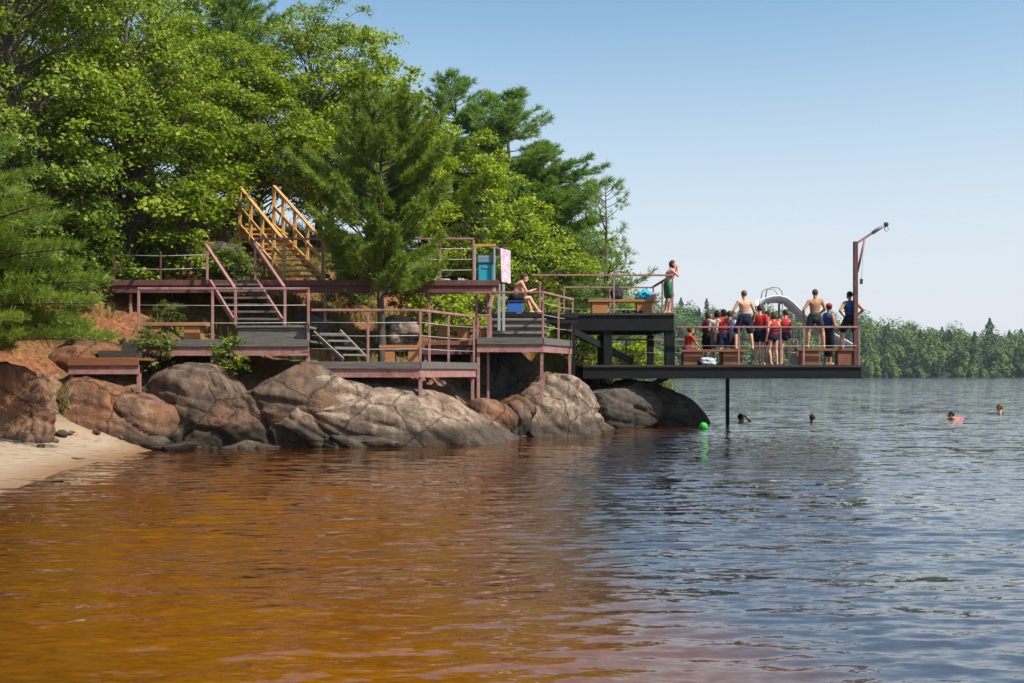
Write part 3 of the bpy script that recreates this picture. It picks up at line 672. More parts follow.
# ------------------------------------------------------------------ black platforms over the water
YB = 30.6; ZB = WZ(313, YB); bx0, bx1 = WX(566,YB), WX(674.5,YB)
ub = empty('upper_platform', ((bx0+bx1)/2, 32.5, ZB-.5), 'upper black platform on thick posts where the boy in green shorts stands', 'platform')
deck_boards(ub, [(bx0,YB),(bx1,YB),(bx1,35),(bx0,35)], ZB, .05, 'dark_boards')
zb2 = WZ(330, YB)
mb = MB(); mb.box((bx0, YB+.02, zb2), (bx1-.01, YB+.06, ZB-.055)); mb.box((bx0, YB-.04, zb2-.012), (bx1-.01, YB+.12, zb2)); mb.box((bx0, YB-.02, ZB-.075), (bx1-.01, YB+.019, ZB-.055)); mb.build('front_beam', M['black'], ub)
MB().box((bx1-.05, YB+.14, zb2+.01), (bx1, 34.95, ZB-.055)).build('side_beam', M['black'], ub)
MB().box((bx0, 34.9, zb2+.01), (bx1-.06, 34.96, ZB-.055)).build('back_beam', M['black'], ub)
ZP = WZ(365, 30.3); YP0, YP1 = 30.3, 34.4
for px, w, y in ((608, .24, YB+.15), (670.3, .27, YB+.15), (612, .2, 34.5), (668, .2, 34.5)):
    MB().bar((WX(px,YB), y, ZP+.003), (WX(px,YB), y, zb2-.014), w, w).build('support_post', M['black'], ub, .01)
rail_run(ub, [(WX(531,YB), YB+.06, ZB), (bx1-.04, YB+.06, ZB)], WZ(275,YB)-ZB, [(WX(614,YB), YB+.06, ZB), (bx1-.05, YB+.06, ZB), (WX(540,YB), YB+.06, zu)], 2, 'steel', cab=False)
rail_run(ub, [(WX(563,34.8), 34.8, ZB), (bx1-.04, 34.8, ZB)], WZ(287.5,34.8)-ZB, [(WX(564,34.8), 34.8, ZB), (WX(610,34.8), 34.8, ZB), (bx1-.05, 34.8, ZB)], 2, 'steel')
rail_run(ub, [(bx1-.05, YB+.1, ZB), (bx1-.05, 34.75, ZB)], WZ(275,YB)-ZB, [(bx1-.05, 32.7, ZB)], 2, 'steel')

px0, px1 = WX(583,YP0), WX(862,YP0)
lp = empty('diving_platform', ((px0+px1)/2, 32, ZP-.4), 'long low black platform over the lake crowded with children in life vests', 'platform')
deck_boards(lp, [(px0,YP0),(px1,YP0),(px1,YP1),(px0,YP1)], ZP, .05, 'dark_boards')
zp2 = WZ(378, YP0); mb = MB()
mb.box((px0, YP0+.03, zp2), (px1, YP0+.07, ZP-.055)); mb.box((px0, YP0-.03, zp2-.014), (px1, YP0+.13, zp2)); mb.box((px0, YP0-.01, ZP-.075), (px1, YP0+.028, ZP-.055)); mb.build('front_beam', M['black'], lp)
MB().box((px0, YP1-.08, zp2), (px1, YP1-.03, ZP-.055)).build('back_beam', M['black'], lp)
MB().box((px1-.05, YP0+.14, zp2+.01), (px1, YP1-.09, ZP-.055)).build('side_beam', M['black'], lp)
for k in range(6):
    x = px0+(px1-px0)*(k+.5)/6; MB().box((x-.03, YP0+.14, zp2+.04), (x+.03, YP1-.09, ZP-.055)).build('joist', M['black'], lp)
MB().bar((WX(727.5,33.9), 33.9, -3), (WX(727.5,33.9), 33.9, zp2+.03), .105, .105).build('support_post', M['black'], lp, .01)
for px, y in ((597,31.0),(628,31.3),(603,33.6)):
    MB().bar((WX(px,y), y, -.4), (WX(px,y), y, zp2+.03), .15, .15).build('support_post', M['black'], lp, .01)
MB().bar((WX(600,30.9), 30.9, .35), (WX(662,30.9), 30.9, zp2+.0), .11, .11).build('brace', M['black'], lp)
MB().bar((WX(604,33.2), 33.2, .45), (WX(668,33.2), 33.2, zp2+.0), .11, .11).build('brace', M['black'], lp)
hP = WZ(327, YP0)-ZP
rail_run(lp, [(bx1+.02, YP0+.05, ZP), (px1-.06, YP0+.05, ZP)], hP, [(WX(p,YP0), YP0+.05, ZP) for p in (739, 781, 804, 859.5)], 1, 'steel', top=(.06,.05))
rail_run(lp, [(WX(616,YP1), YP1-.05, ZP), (WX(797,YP1), YP1-.05, ZP)], .82, [(WX(p,YP1), YP1-.05, ZP) for p in (626, 672, 720, 768, 797)], 1, 'steel')
rail_run(lp, [(px1-.06, YP0+.1, ZP), (px1-.06, YP1-.05, ZP)], hP, [(px1-.06, YP0+1.5, ZP), (px1-.06, YP1-.06, ZP)], 1, 'steel', top=(.06,.05))
stairs('black stairs slanting down from the bather landing to the low platform', (WX(633,31.2), 31.2, ZP+.1), (WX(548,30.0), 30.0, zu-.02), (WX(633,32.3), 32.3, ZP+.1), (WX(548,31.1), 31.1, zu-.02), 6, 'black', 'dark_boards', sh=.17)
zbn = ZP
b1 = bench('dark brown bench at the left end of the low platform where a child sits', WX(679,30.75), WX(747,30.75), 30.7, ZP, WZ(349.5,30.75)-ZP, 'bench_dark', BG, legw=.55)
b2 = bench('dark brown bench at the right end of the low platform under two men', WX(797,30.75), WX(860,30.75), 30.7, ZP, WZ(348.5,30.75)-ZP, 'bench_dark', BG, legw=.5)

# davit crane
YC = 30.75
dv = empty('davit_crane', (WX(855.5,YC), YC, ZP), 'red steel hoist post with slanting arm at the far end of the platform', 'hoist')
MB().bar((WX(855.5,YC), YC, ZP+.003), (WX(855.5,YC), YC, WZ(241.5,YC)), .115, .115).build('post', M['steel_dark'], dv, .008)
e_ = T(886.5,223.5,YC)
MB().bar(T(855.5,244,YC), T(873.5,232.3,YC), .06, .06).build('arm', M['steel'], dv)
MB().tube([e_+Vector((-.02,-.05,-.03)), e_+Vector((-.02,.05,-.03))], .065, 14).build('pulley', M['dark_boards'], dv)
MB().tube([T(864,240,YC), T(862.5,262,YC), T(861.5,279,YC)], .006, 5).build('cable', M['greymetal'], dv)
MB().bar(T(861.5,279,YC), T(861.2,284,YC), .07, .05).build('tackle', M['dark_boards'], dv)
MB().tube([T(872.5,233,YC), e_], .05, 10).build('arm_sleeve', M['greymetal'], dv)
MB().tube([T(865,238.5,YC), T(857.4,272,YC)], .035, 8).build('brace', M['steel'], dv)
mb = MB(); mb.tube([e_+Vector((0,0,.03)), e_+Vector((.03,0,-.08)), e_+Vector((.06,0,-.17)), e_+Vector((0,0,-.23)), e_+Vector((-.06,0,-.15)), e_+Vector((-.02,0,-.05))], .012, 6); mb.build('hook', M['greymetal'], dv)

# water slide
YS = 33.6
sl_ = empty('water_slide', T(785,365,YS), 'pale grey curved water slide at the back of the low platform', 'slide')
prof = [(757,301.5),(763,299.5),(770,297.6),(777,297.2),(784,299),(790,303.5),(796,309.5),(803,316),(812,323),(822,329.5),(833,336),(844,342),(850,345.5),(856,348.5)]
def slide_sweep(sec, mat, name):
    V = []; Fs = []
    k = len(sec)
    for i, (px, py) in enumerate(prof):
        c_ = T(px, py, YS)
        for (dy_, dz_) in sec: V.append((c_.x, c_.y+dy_, c_.z+dz_))
    for i in range(len(prof)-1):
        for j in range(k): Fs.append((i*k+j, i*k+(j+1) % k, (i+1)*k+(j+1) % k, (i+1)*k+j))
    Fs.append(tuple(range(k))); Fs.append(tuple((len(prof)-1)*k+j for j in range(k))[::-1])
    o = MB().add(V, Fs, True).build(name, M[mat], sl_); return o
slide_sweep([(-.36,.04),(-.30,.04),(-.25,-.09),(-.12,-.13),(.12,-.13),(.25,-.09),(.30,.04),(.36,.04),(.355,.01),(.29,-.12),(.14,-.17),(-.14,-.17),(-.29,-.12),(-.355,.01)], 'slide', 'chute')
for px in (764, 781):
    for s in (-.25, .25): q = T(px, 299, YS); MB().tube([(q.x, q.y+s, ZP+.003), (q.x, q.y+s, q.z-.14)], .035, 8).build('leg', M['greymetal'], sl_)
q = T(826,332,YS); MB().tube([(q.x, q.y, ZP+.003), (q.x, q.y, q.z-.22)], .04, 8).build('leg', M['greymetal'], sl_)
for s in (-.3, .3):
    P = [T(763,300,YS), T(764.5,291,YS), T(769,288,YS), T(776,288.5,YS), T(779.5,292,YS), T(780.5,299,YS)]
    MB().tube([p+Vector((0,s,0)) for p in P], .02, 6).build('hand_loop', M['greymetal'], sl_)
for k in range(6):
    zz = ZP+.2+k*.3; q = T(757.5,300,YS); MB().tube([(q.x, q.y-.25, zz), (q.x, q.y+.25, zz)], .018, 6).build('rung', M['greymetal'], sl_)
for s in (-.25, .25): q = T(757.5,300,YS); MB().tube([(q.x, q.y+s, ZP+.003), (q.x, q.y+s, q.z-.1)], .022, 6).build('ladder_rail', M['greymetal'], sl_)

# ------------------------------------------------------------------ things on the decks
# towel stand with a bin
YT = 26.9
ts = empty('towel_rack', (WX(494,YT), YT, ZU), 'small towel rack frame with a pale wooden top bar on the walkway end', 'towel rack')
MB().bar((WX(494.5,YT), YT, ZU+.003), (WX(494.5,YT), YT, WZ(244.5,YT)), .045, .045).build('post', M['greymetal'], ts)
MB().bar((WX(475,YT), YT, ZU+.003), (WX(475,YT), YT, WZ(246,YT)), .045, .045).build('post', M['greymetal'], ts)
MB().bar(T(473,245.5,YT), T(496,245,YT), .06, .06).build('top_bar', M['yellow'], ts)
MB().tube([T(499.5,249,YT), T(499.5,249,YT)+Vector((.25,.62,0))], .02, 6).build('side_bar', M['steel'], ts)
MB().bar(T(496,247,YT), T(499.5,249,YT), .04, .04).build('bracket', M['steel'], ts)
m, nt, out = new_mat('pink_striped_towel'); n_ = noise_n(nt, wcoord(nt, (2,2,.5)), 7, 2)
princ(nt, out, ramp(nt, n_.outputs[0], [(.38,(.52,.44,.50)), (.44,(.44,.22,.29)), (.50,(.54,.47,.53)), (.66,(.36,.14,.21))], 'CONSTANT'), .95, .1); M['pinktowel'] = m
mb = MB(); a_ = T(499.5,249,YT); nW, nH = 14, 16; V = []
for s in range(2):
    for i in range(nW+1):
        for j in range(nH+1):
            t = i/nW; h = j/nH*.82; p = a_+Vector((.25,.62,0))*t+Vector((0,0,.025-h))
            p += Vector((.8,-.45,0))*(.035*math.sin(t*11+h*2)*(h+.1)+(.012 if s else -.012)+.02)
            V.append(p)
Fs = []
for s in range(2):
    o_ = s*(nW+1)*(nH+1)
    for i in range(nW):
        for j in range(nH):
            q_ = o_+i*(nH+1)+j; f_ = (q_, q_+1, q_+nH+2, q_+nH+1); Fs.append(f_ if s else f_[::-1])
tag(mb.add(V, Fs, True).build('towel', M['pinktowel']), 'pink and white towel hanging over the rack bar', 'towel')
tb = empty('storage_tub', (WX(486.5,27.1), 27.1, ZU+.003), 'turquoise plastic tub with a grey blue lid standing by the towel rack', 'tub')
x0_, x1_ = WX(478,27.1), WX(496,27.1); zt_ = WZ(264,27.1)
MB().box((x0_, 26.98, ZU+.003), (x1_, 27.4, zt_)).build('body', M['teal'], tb, .03)
MB().box((x0_-.015, 26.95, zt_+.003), (x1_+.015, 27.43, WZ(256,27.1))).build('lid', M['bluelid'], tb, .03)
MB().box((x0_+.1, 26.965, zt_-.12), (x1_-.1, 26.978, zt_-.07)).build('handle', M['bluelid'], tb, .004)
# cooler under the bather
ck = empty('cooler_box', (WX(514.5,28.2), 28.2, zu+.002), 'blue cooler box the bather on the landing sits on', 'cooler')
MB().box((WX(507,28.2), 28.05, zu+.002), (WX(523,28.2), 28.45, zu+.27)).build('body', M['blue'], ck, .02)
MB().box((WX(507,28.2)-.012, 28.035, zu+.273), (WX(523,28.2)+.012, 28.465, zu+.335)).build('lid', plain('dark_navy_plastic', (.02,.03,.07)), ck, .015)

def blob(name, label, cat, c, radii, mat, seed, rough=.5, cuts=5, parent=None):
    rnd = random.Random(seed); bm = bmesh.new(); bmesh.ops.create_icosphere(bm, subdivisions=4, radius=1)
    off = Vector((rnd.uniform(0,40),)*3)
    for v in bm.verts:
        p = v.co.copy(); p.z = max(p.z, -.75)
        p = Vector((p.x*radii[0], p.y*radii[1], p.z*radii[2]))
        p += v.co*noise.fractal(v.co*2.2+off, 1, 2, 4)*min(radii)*rough; v.co = p
    for f in bm.faces: f.smooth = True
    me = bpy.data.meshes.new(name); bm.to_mesh(me); bm.free(); o = mesh_obj(name, me, mat, parent, False); o.location = c
    return tag(o, label, cat) if label else o
zbb = ZB+.43
# backpack on the bench
bp = empty('backpack', (WX(617,31.6), 31.6, zbb), 'dark backpack standing on the bench of the upper platform', 'backpack')
mnavy = plain('black_nylon', (.02,.02,.028), .8)
blob('body', None, None, (0,0,.17), (.19,.14,.2), mnavy, 5, .25, parent=bp)
blob('front_pocket', None, None, (0,-.13,.1), (.12,.05,.09), mnavy, 6, .25, parent=bp)
MB().tube([(-.05,0,.33),(-.04,0,.42),(.04,0,.42),(.05,0,.33)], .012, 6).build('handle', mnavy, bp, world_space=False)
blob('towel_bundle', 'crumpled turquoise towel lying on the upper platform bench', 'towel', (WX(644,31.6), 31.6, zbb+.11), (.24,.15,.15), plain('turquoise_cloth', (.04,.33,.46), .95), 9, .6)
blob('towel_bundle', 'small pale striped towel at the right end of the upper platform bench', 'towel', (WX(652.5,31.6), 31.6, zbb+.09), (.13,.13,.12), plain('pale_cloth', (.45,.40,.46), .95), 10, .6)
def shoe(x, y, z, rz, label, mat):
    root = empty('shoe', (x, y, z), label, 'shoe', 'dark shoes under the upper platform bench', rz)
    mb = MB(); mb.tube([(0,-.12,.05),(0,-.05,.06),(0,.05,.05),(0,.14,.035)], [.04,.05,.045,.028], 10); mb.build('upper', mat, root, world_space=False)
    MB().box((-.045,-.15,.002), (.045,.16,.02)).build('sole', mnavy, root, .008, False)
for px, lab in ((624,'dark shoe standing leftmost under the upper platform bench'),(628.5,'dark shoe second from left under the upper platform bench'),(636,'dark shoe second from right under the upper platform bench'),(640.5,'dark shoe standing rightmost under the upper platform bench')):
    shoe(WX(px,31.2), 31.2, ZB+.002, random.Random(px).uniform(-.3,.3), lab, plain('black_shoe_%d' % px, (.015,.015,.02), .7))
blob('bag', 'crumpled pale grey bag on the platform floor beside the children', 'bag', (WX(708,30.55), 30.55, ZP+.09), (.22,.13,.12), plain('pale_grey_cloth', (.42,.42,.47), .95), 14, .5)
blob('bag', 'small black bag on the platform floor beside the pale grey one', 'bag', (WX(700.5,30.6), 30.6, ZP+.07), (.10,.10,.09), mnavy, 15, .4)
# green ball in the water
bm = bmesh.new(); bmesh.ops.create_uvsphere(bm, u_segments=32, v_segments=20, radius=.115)
for f in bm.faces: f.smooth = True
bm.verts.ensure_lookup_table()
me = bpy.data.meshes.new('ball'); bm.to_mesh(me); bm.free()
bl_ = mesh_obj('ball', me, plain('bright_green_rubber', (.035,.36,.045), .65, .2)); bl_.location = (*T(703.5,425,29.6).xy, .06)
tag(bl_, 'bright green ball floating by the shaded rock', 'ball')

# ------------------------------------------------------------------ people
SKIN = {k: plain('skin_'+k, c, .6, .08, 12) for k, c in dict(tan=(.42,.205,.115), fair=(.55,.31,.20), pink=(.58,.30,.21), brown=(.30,.145,.08)).items()}
HAIR = {k: plain('hair_'+k, c, .7, .3, 30) for k, c in dict(dark=(.018,.012,.009), brown=(.06,.033,.018), light=(.16,.09,.04)).items()}
CLO = {k: plain('cloth_'+k, c, .85, .15, 18) for k, c in dict(red=(.46,.030,.026), navy=(.012,.014,.040), blue=(.022,.07,.25), black=(.012,.012,.015), grey=(.17,.17,.18), dgrey=(.032,.036,.038), green=(.03,.17,.08), white=(.62,.58,.56), pink=(.62,.12,.16), maroon=(.12,.02,.03), orange=(.62,.18,.05), tealnavy=(.010,.017,.038)).items()}
DARK = plain('eye_dark', (.02,.015,.012), .3); LIP = plain('lips', (.35,.11,.09), .5)

def capsule(mb, p, q, r0, r1, n=12):
    p = Vector(p); q = Vector(q); d = q-p
    if d.length < 1e-5: d = Vector((0,0,1e-3)); q = p+d
    d = d.normalized(); ps = []; rs = []
    for a in (80, 50, 22): ps.append(p-d*r0*math.sin(R(a))); rs.append(r0*math.cos(R(a)))
    for t in (0, .33, .66, 1): ps.append(p.lerp(q, t)); rs.append(r0+(r1-r0)*t)
    for a in (22, 50, 80): ps.append(q+d*r1*math.sin(R(a))); rs.append(r1*math.cos(R(a)))
    mb.tube(ps, rs, n)
def ellip(mb, c, r, Mx=None):
    c = Vector(c); V = []; Fs = []; nu, nv = 16, 10
    for j in range(1, nv):
        for i in range(nu):
            a = 2*math.pi*i/nu; b = math.pi*j/nv
            V.append(Vector((r[0]*math.sin(b)*math.cos(a), r[1]*math.sin(b)*math.sin(a), r[2]*math.cos(b))))
    V += [Vector((0,0,r[2])), Vector((0,0,-r[2]))]
    V = [c+((Mx @ v) if Mx is not None else v) for v in V]
    for j in range(nv-2):
        for i in range(nu): Fs.append((j*nu+i, (j+1)*nu+i, (j+1)*nu+(i+1) % nu, j*nu+(i+1) % nu))
    t, b_ = len(V)-2, len(V)-1
    for i in range(nu): Fs.append((t, i, (i+1) % nu)); Fs.append((b_, (nv-2)*nu+(i+1) % nu, (nv-2)*nu+i))
    mb.add(V, Fs, True)
def fuse(mb, name, voxel=.009, smooth=4):
    """overlapping closed shapes become one continuous skin"""
    me = mb.mesh('tmp'); o = bpy.data.objects.new('tmp', me); COL.objects.link(o)
    r_ = o.modifiers.new('r', 'REMESH'); r_.mode = 'VOXEL'; r_.voxel_size = voxel; r_.use_smooth_shade = True
    s = o.modifiers.new('s', 'SMOOTH'); s.factor = .5; s.iterations = smooth
    dg = bpy.context.evaluated_depsgraph_get(); res = bpy.data.meshes.new_from_object(o.evaluated_get(dg)); res.name = name
    bpy.data.objects.remove(o); bpy.data.meshes.remove(me); res.materials.clear(); return res

def hand(mb, w, d, n, s, curl=.5, side=1):
    """palm, four unequal bent fingers and a thumb; d along the forearm, n out of the palm"""
    w = Vector(w); d = Vector(d).normalized(); n = Vector(n); n = (n-d*n.dot(d)).normalized(); a = d.cross(n)*side
    for k in (-.026, -.009, .009, .026): capsule(mb, w+a*k*s*.6, w+d*.085*s+a*k*s, .015*s, .013*s, 8)
    for k, L in ((-.030,.066), (-.010,.082), (.010,.076), (.029,.058)):
        b0 = w+d*.085*s+a*k*s; d1 = (d+n*curl*.7).normalized(); d2 = (d+n*curl*2.2).normalized()
        b1 = b0+d1*L*s*.55; b2 = b1+d2*L*s*.5
        capsule(mb, b0, b1, .0095*s, .009*s, 8); capsule(mb, b1, b2, .009*s, .008*s, 8)
    t0 = w+d*.025*s-a*.024*s; t1 = t0+(d*.6-a*.8+n*.3).normalized()*.04*s; t2 = t1+(d*.9-a*.2+n*.5).normalized()*.032*s
    capsule(mb, t0, t1, .0125*s, .011*s, 8); capsule(mb, t1, t2, .011*s, .009*s, 8)

STAND = dict(pelvis=(0,0,.95), waist=(0,.0,1.10), chest=(0,-.01,1.28), neck=(0,-.01,1.46), head=(0,.02,1.635),
    shL=(-.18,-.01,1.405), elL=(-.245,-.04,1.12), wrL=(-.255,.04,.88), shR=(.18,-.01,1.405), elR=(.245,-.04,1.12), wrR=(.255,.04,.88),
    hipL=(-.09,0,.93), knL=(-.105,.02,.50), anL=(-.115,-.03,.085), hipR=(.09,0,.93), knR=(.105,.02,.50), anR=(.115,-.03,.085))
def pose(**k): d = dict(STAND); d.update(k); return d
SIT = pose(pelvis=(0,0,.52), waist=(0,.05,.66), chest=(0,.09,.84), neck=(0,.13,1.01), head=(0,.18,1.18), shL=(-.18,.11,.96), shR=(.18,.11,.96),
    elL=(-.23,.17,.68), wrL=(-.14,.38,.60), elR=(.23,.17,.68), wrR=(.14,.38,.60), hipL=(-.09,.02,.50), hipR=(.09,.02,.50),
    knL=(-.13,.44,.50), knR=(.13,.44,.50), anL=(-.13,.46,.09), anR=(.13,.46,.09))
HIPS = dict(elL=(-.37,-.10,1.17), wrL=(-.215,.0,1.0), elR=(.37,-.10,1.17), wrR=(.215,.0,1.0))
FOLD = dict(elL=(-.25,.03,1.13), wrL=(-.03,.2,1.12), elR=(.25,.03,1.13), wrR=(.03,.22,1.16))
WIDE = dict(hipL=(-.10,0,.91), knL=(-.20,.03,.49), anL=(-.25,-.03,.085), hipR=(.10,0,.91), knR=(.20,.03,.49), anR=(.25,-.03,.085))

def person(label, loc, rz, H, P, skin, hair, clothes, head_yaw=0, head_pitch=0, headk=1.0, girth=1.0, cap=None, hairlen=0, group=None, feet=True):
    """clothes: dict of shorts / vest / shirt / trousers -> colour"""
    s = H/1.75; J = {k: Vector(v)*s for k, v in P.items()}; g = s*girth
    rp_ = random.Random(len(label)*7+int(H*1000)); ln = rp_.uniform(-.035,.035); tw = rp_.uniform(-.03,.03)
    if feet and J['pelvis'].z > .7*s:
        for k in J:
            if k[:2] in ('kn','an'): continue
            hgt = J[k].z/s-.93; J[k].x += s*(ln*(1 if hgt < .1 else 1-hgt*1.2)); J[k].y += s*hgt*rp_.uniform(.0,.01)
        for k in ('sh','el','wr'): J[k+'L'].z += tw*s*.6; J[k+'R'].z -= tw*s*.6
        kk = 'L' if ln > 0 else 'R'; J['kn'+kk].y += .05*s; J['kn'+kk].x += (-.02 if kk == 'L' else .02)*s
        if not head_yaw: head_yaw = rp_.uniform(-.7,.7)
    root = empty('person', loc, label, 'person', group, rz)
    mb = MB()
    def torso(mb, e=0.0, low=True):
        up1 = (J['chest']-J['waist']).normalized(); Mx = Vector((0,0,1)).rotation_difference(up1).to_matrix()
        up0 = (J['waist']-J['pelvis']).normalized(); M0 = Vector((0,0,1)).rotation_difference(up0).to_matrix()
        ellip(mb, J['chest'], (.158*g+e, .105*g+e, .195*s+e*.5), Mx)
        ellip(mb, (J['chest']+J['waist'])/2, (.145*g+e, .098*g+e, .17*s), Mx)
        ellip(mb, J['waist'], (.132*g+e, .092*g+e, .14*s), M0)
        if low: ellip(mb, J['pelvis'], (.158*g+e, .112*g+e, .13*s), M0)
    torso(mb)
    for S in 'LR':
        sg = -1 if S == 'L' else 1
        capsule(mb, J['neck']+Vector((0,0,-.03*s)), J['sh'+S], .05*s, .052*g)
        capsule(mb, J['chest']+Vector((sg*.06*s,-.02*s,.04*s)), J['sh'+S], .085*g, .058*g)
        capsule(mb, J['sh'+S], J['el'+S], .054*g, .041*g); capsule(mb, J['el'+S], J['wr'+S], .042*g, .027*s)
        fd = (J['wr'+S]-J['el'+S]).normalized(); pn = Vector((-sg, .25, 0)) if abs(fd.z) > .6 else Vector((0, .0, -1))
        hand(mb, J['wr'+S]+fd*.015*s, fd, pn, s, .45, sg)
        capsule(mb, J['hip'+S], J['kn'+S], .088*g, .058*g)
        kd = (J['an'+S]-J['kn'+S]); calf = J['kn'+S]+kd*.3+Vector((0,-.018*s,0))
        capsule(mb, J['kn'+S], calf, .056*g, .055*g); capsule(mb, calf, J['an'+S], .055*g, .036*s)
        if feet:
            an = J['an'+S]; fdv = Vector((sg*.22, 1, 0)).normalized(); gz = an.z-.085*s
            heel = Vector((an.x, an.y, gz+.034*s))-fdv*.045*s; ball = Vector((an.x, an.y, gz+.028*s))+fdv*.13*s
            capsule(mb, an, heel, .036*s, .034*s); capsule(mb, heel, ball, .034*s, .03*s); capsule(mb, an, ball, .034*s, .026*s)
            sdv = Vector((fdv.y, -fdv.x, 0))
            for q in (-.03, -.012, .005, .021, .035): capsule(mb, ball+sdv*q*s*-sg, ball+sdv*q*s*-sg*1.05+fdv*(.06-abs(q+.02)*.3)*s-Vector((0,0,.012*s)), .014*s, .010*s, 8)
    hk = s*headk; Hm = Matrix.Rotation(head_yaw, 3, 'Z') @ Matrix.Rotation(head_pitch, 3, 'X'); hc = J['head']
    hp = lambda x, y, z_: hc+Hm @ Vector((x*hk, y*hk, z_*hk))
    capsule(mb, J['neck'], hp(0,-.02,-.06), .058*s, .052*s)
    ellip(mb, hp(0,0,.015), (.076*hk,.096*hk,.10*hk), Hm); ellip(mb, hp(0,.028,-.055), (.056*hk,.066*hk,.062*hk), Hm)
    capsule(mb, hp(0,.092,.012), hp(0,.112,-.022), .010*hk, .014*hk, 8)
    capsule(mb, hp(-.022,.088,-.058), hp(.022,.088,-.058), .009*hk, .009*hk, 8)
    for e in (-1, 1):
        ellip(mb, hp(e*.078,-.005,-.005), (.012*hk,.022*hk,.033*hk), Hm)
    me = fuse(mb, 'body', .0085, 3)
    body = mesh_obj('body', me, [SKIN[skin], DARK, LIP], root, False)
    cs = [hp(-.031,.088,.012), hp(.031,.088,.012)]; mo = hp(0,.097,-.058)
    for p in me.polygons:
        c_ = p.center
        if (c_-hc).length < .15*hk:
            if min((c_-q).length for q in cs) < .0125*hk: p.material_index = 1
            elif (c_-mo).length < .022*hk and abs((Hm.transposed() @ (c_-mo)).z) < .008*hk: p.material_index = 2
    # hair
    def shell(r, cshift, cut, name, mat):
        bm = bmesh.new(); bmesh.ops.create_icosphere(bm, subdivisions=4, radius=1)
        for v in bm.verts:
            u = v.co.copy(); q = Vector((u.x*r[0], u.y*r[1], u.z*r[2]))
            q *= 1+.05*noise.noise(u*5+Vector((H*9, len(label), 0)))
            q += Vector(cshift)
            if cut(q): q = Vector((q.x*.78, min(q.y, .05)*.8, q.z*.9))
            v.co = hc+Hm @ (q*hk)
        for f in bm.faces: f.smooth = True
        m_ = bpy.data.meshes.new(name); bm.to_mesh(m_); bm.free(); return mesh_obj(name, m_, mat, root, False)
    shell((.085,.103,.104+hairlen*.03), (0,-.014,.026-hairlen*.03), lambda q: (q.y > .035 and q.z < .052) or (q.z < -.045-hairlen*.1), 'hair', HAIR[hair])
    if cap:
        shell((.090,.108,.085), (0,-.006,.05), lambda q: q.z < .045, 'cap', CLO[cap])
        mb = MB(); ellip(mb, hp(0,.13,.058), (.07*hk,.075*hk,.010*hk), Hm); mb.build('visor', CLO[cap], root, world_space=False)
    # clothing
    def legs_cloth(name, frac, col, e, extra=.0):
        mb = MB(); M0 = Vector((0,0,1)).rotation_difference((J['waist']-J['pelvis']).normalized()).to_matrix()
        ellip(mb, J['pelvis']+Vector((0,0,.015*s)), (.158*g+e, .112*g+e, .125*s+e*.3), M0)
        ellip(mb, (J['hipL']+J['hipR'])/2-Vector((0,0,.03*s)), (.12*g+e, .108*g+e*1.4, .12*s+e), M0)
        for S in 'LR':
            d_ = J['kn'+S]-J['hip'+S]
            if frac <= 1: capsule(mb, J['hip'+S], J['hip'+S]+d_*frac, .088*g+e, .074*g+e+extra)
            else:
                capsule(mb, J['hip'+S], J['kn'+S], .088*g+e, .06*g+e); capsule(mb, J['kn'+S], J['kn'+S].lerp(J['an'+S], frac-1), .06*g+e, .05*g+e)
        mesh_obj(name, fuse(mb, name, .012, 2), CLO[col], root, False)
    if 'shorts' in clothes: legs_cloth('shorts', clothes.get('length', .62), clothes['shorts'], .024*s, .012*s)
    if 'trunks' in clothes: legs_cloth('swim_briefs', .12, clothes['trunks'], .020*s)
    if 'trousers' in clothes: legs_cloth('trousers', 1.5, clothes['trousers'], .022*s)
    if 'vest' in clothes:
        mb = MB(); torso(mb, .03*s, False)
        for S in 'LR':
            sg = -1 if S == 'L' else 1; sh = J['sh'+S]; inn = sh-Vector((sg*.055*s, 0, 0))
            capsule(mb, J['chest']+Vector((sg*.09*s,.0,.06*s)), inn+Vector((0,0,.035*s)), .09*g, .05*s)
        v_ = mesh_obj('life_vest', fuse(mb, 'life_vest', .012, 2), CLO[clothes['vest']], root, False)
        if 'strap' in clothes:
            mb = MB(); Mx = Vector((0,0,1)).rotation_difference((J['chest']-J['waist']).normalized()).to_matrix()
            for t in (.3, .8):
                c_ = J['waist'].lerp(J['chest'], t); pts_ = [c_+Mx @ Vector(((.165*g+.03*s)*math.cos(a), (.112*g+.03*s)*math.sin(a), 0)) for a in np.linspace(0, 2*math.pi, 25)]
                mb.tube(pts_, .012*s, 6)
            mb.build('strap', CLO[clothes['strap']], v_, world_space=False)
    if 'shirt' in clothes:
        mb = MB(); torso(mb, .014*s, 'long' in clothes)
        for S in 'LR':
            sh = J['sh'+S]; el = J['el'+S]
            capsule(mb, J['neck']+Vector((0,0,-.05*s)), sh, .05*s, .066*g); capsule(mb, sh, sh.lerp(el, .62), .07*g, .06*g)
            capsule(mb, J['chest']+Vector(((-1 if S == 'L' else 1)*.06*s,-.01*s,.04*s)), sh, .10*g, .066*g)
        mesh_obj('shirt', fuse(mb, 'shirt', .012, 2), CLO[clothes['shirt']], root, False)
    if 'bikini' in clothes:
        mb = MB(); Mx = Vector((0,0,1)).rotation_difference((J['chest']-J['waist']).normalized()).to_matrix()
        ellip(mb, J['chest']+Vector((0,0,-.02*s)), (.165*g, .112*g, .075*s), Mx)
        mesh_obj('swim_top', fuse(mb, 'swim_top', .012, 2), CLO[clothes['bikini']], root, False)
    return root
PG = 'bathers at the swimming dock'
zb_ = WZ(349.5,30.75)+.0; zb3 = WZ(348.5,30.75)
def at(px, Y, z): return (WX(px, Y), Y, z)
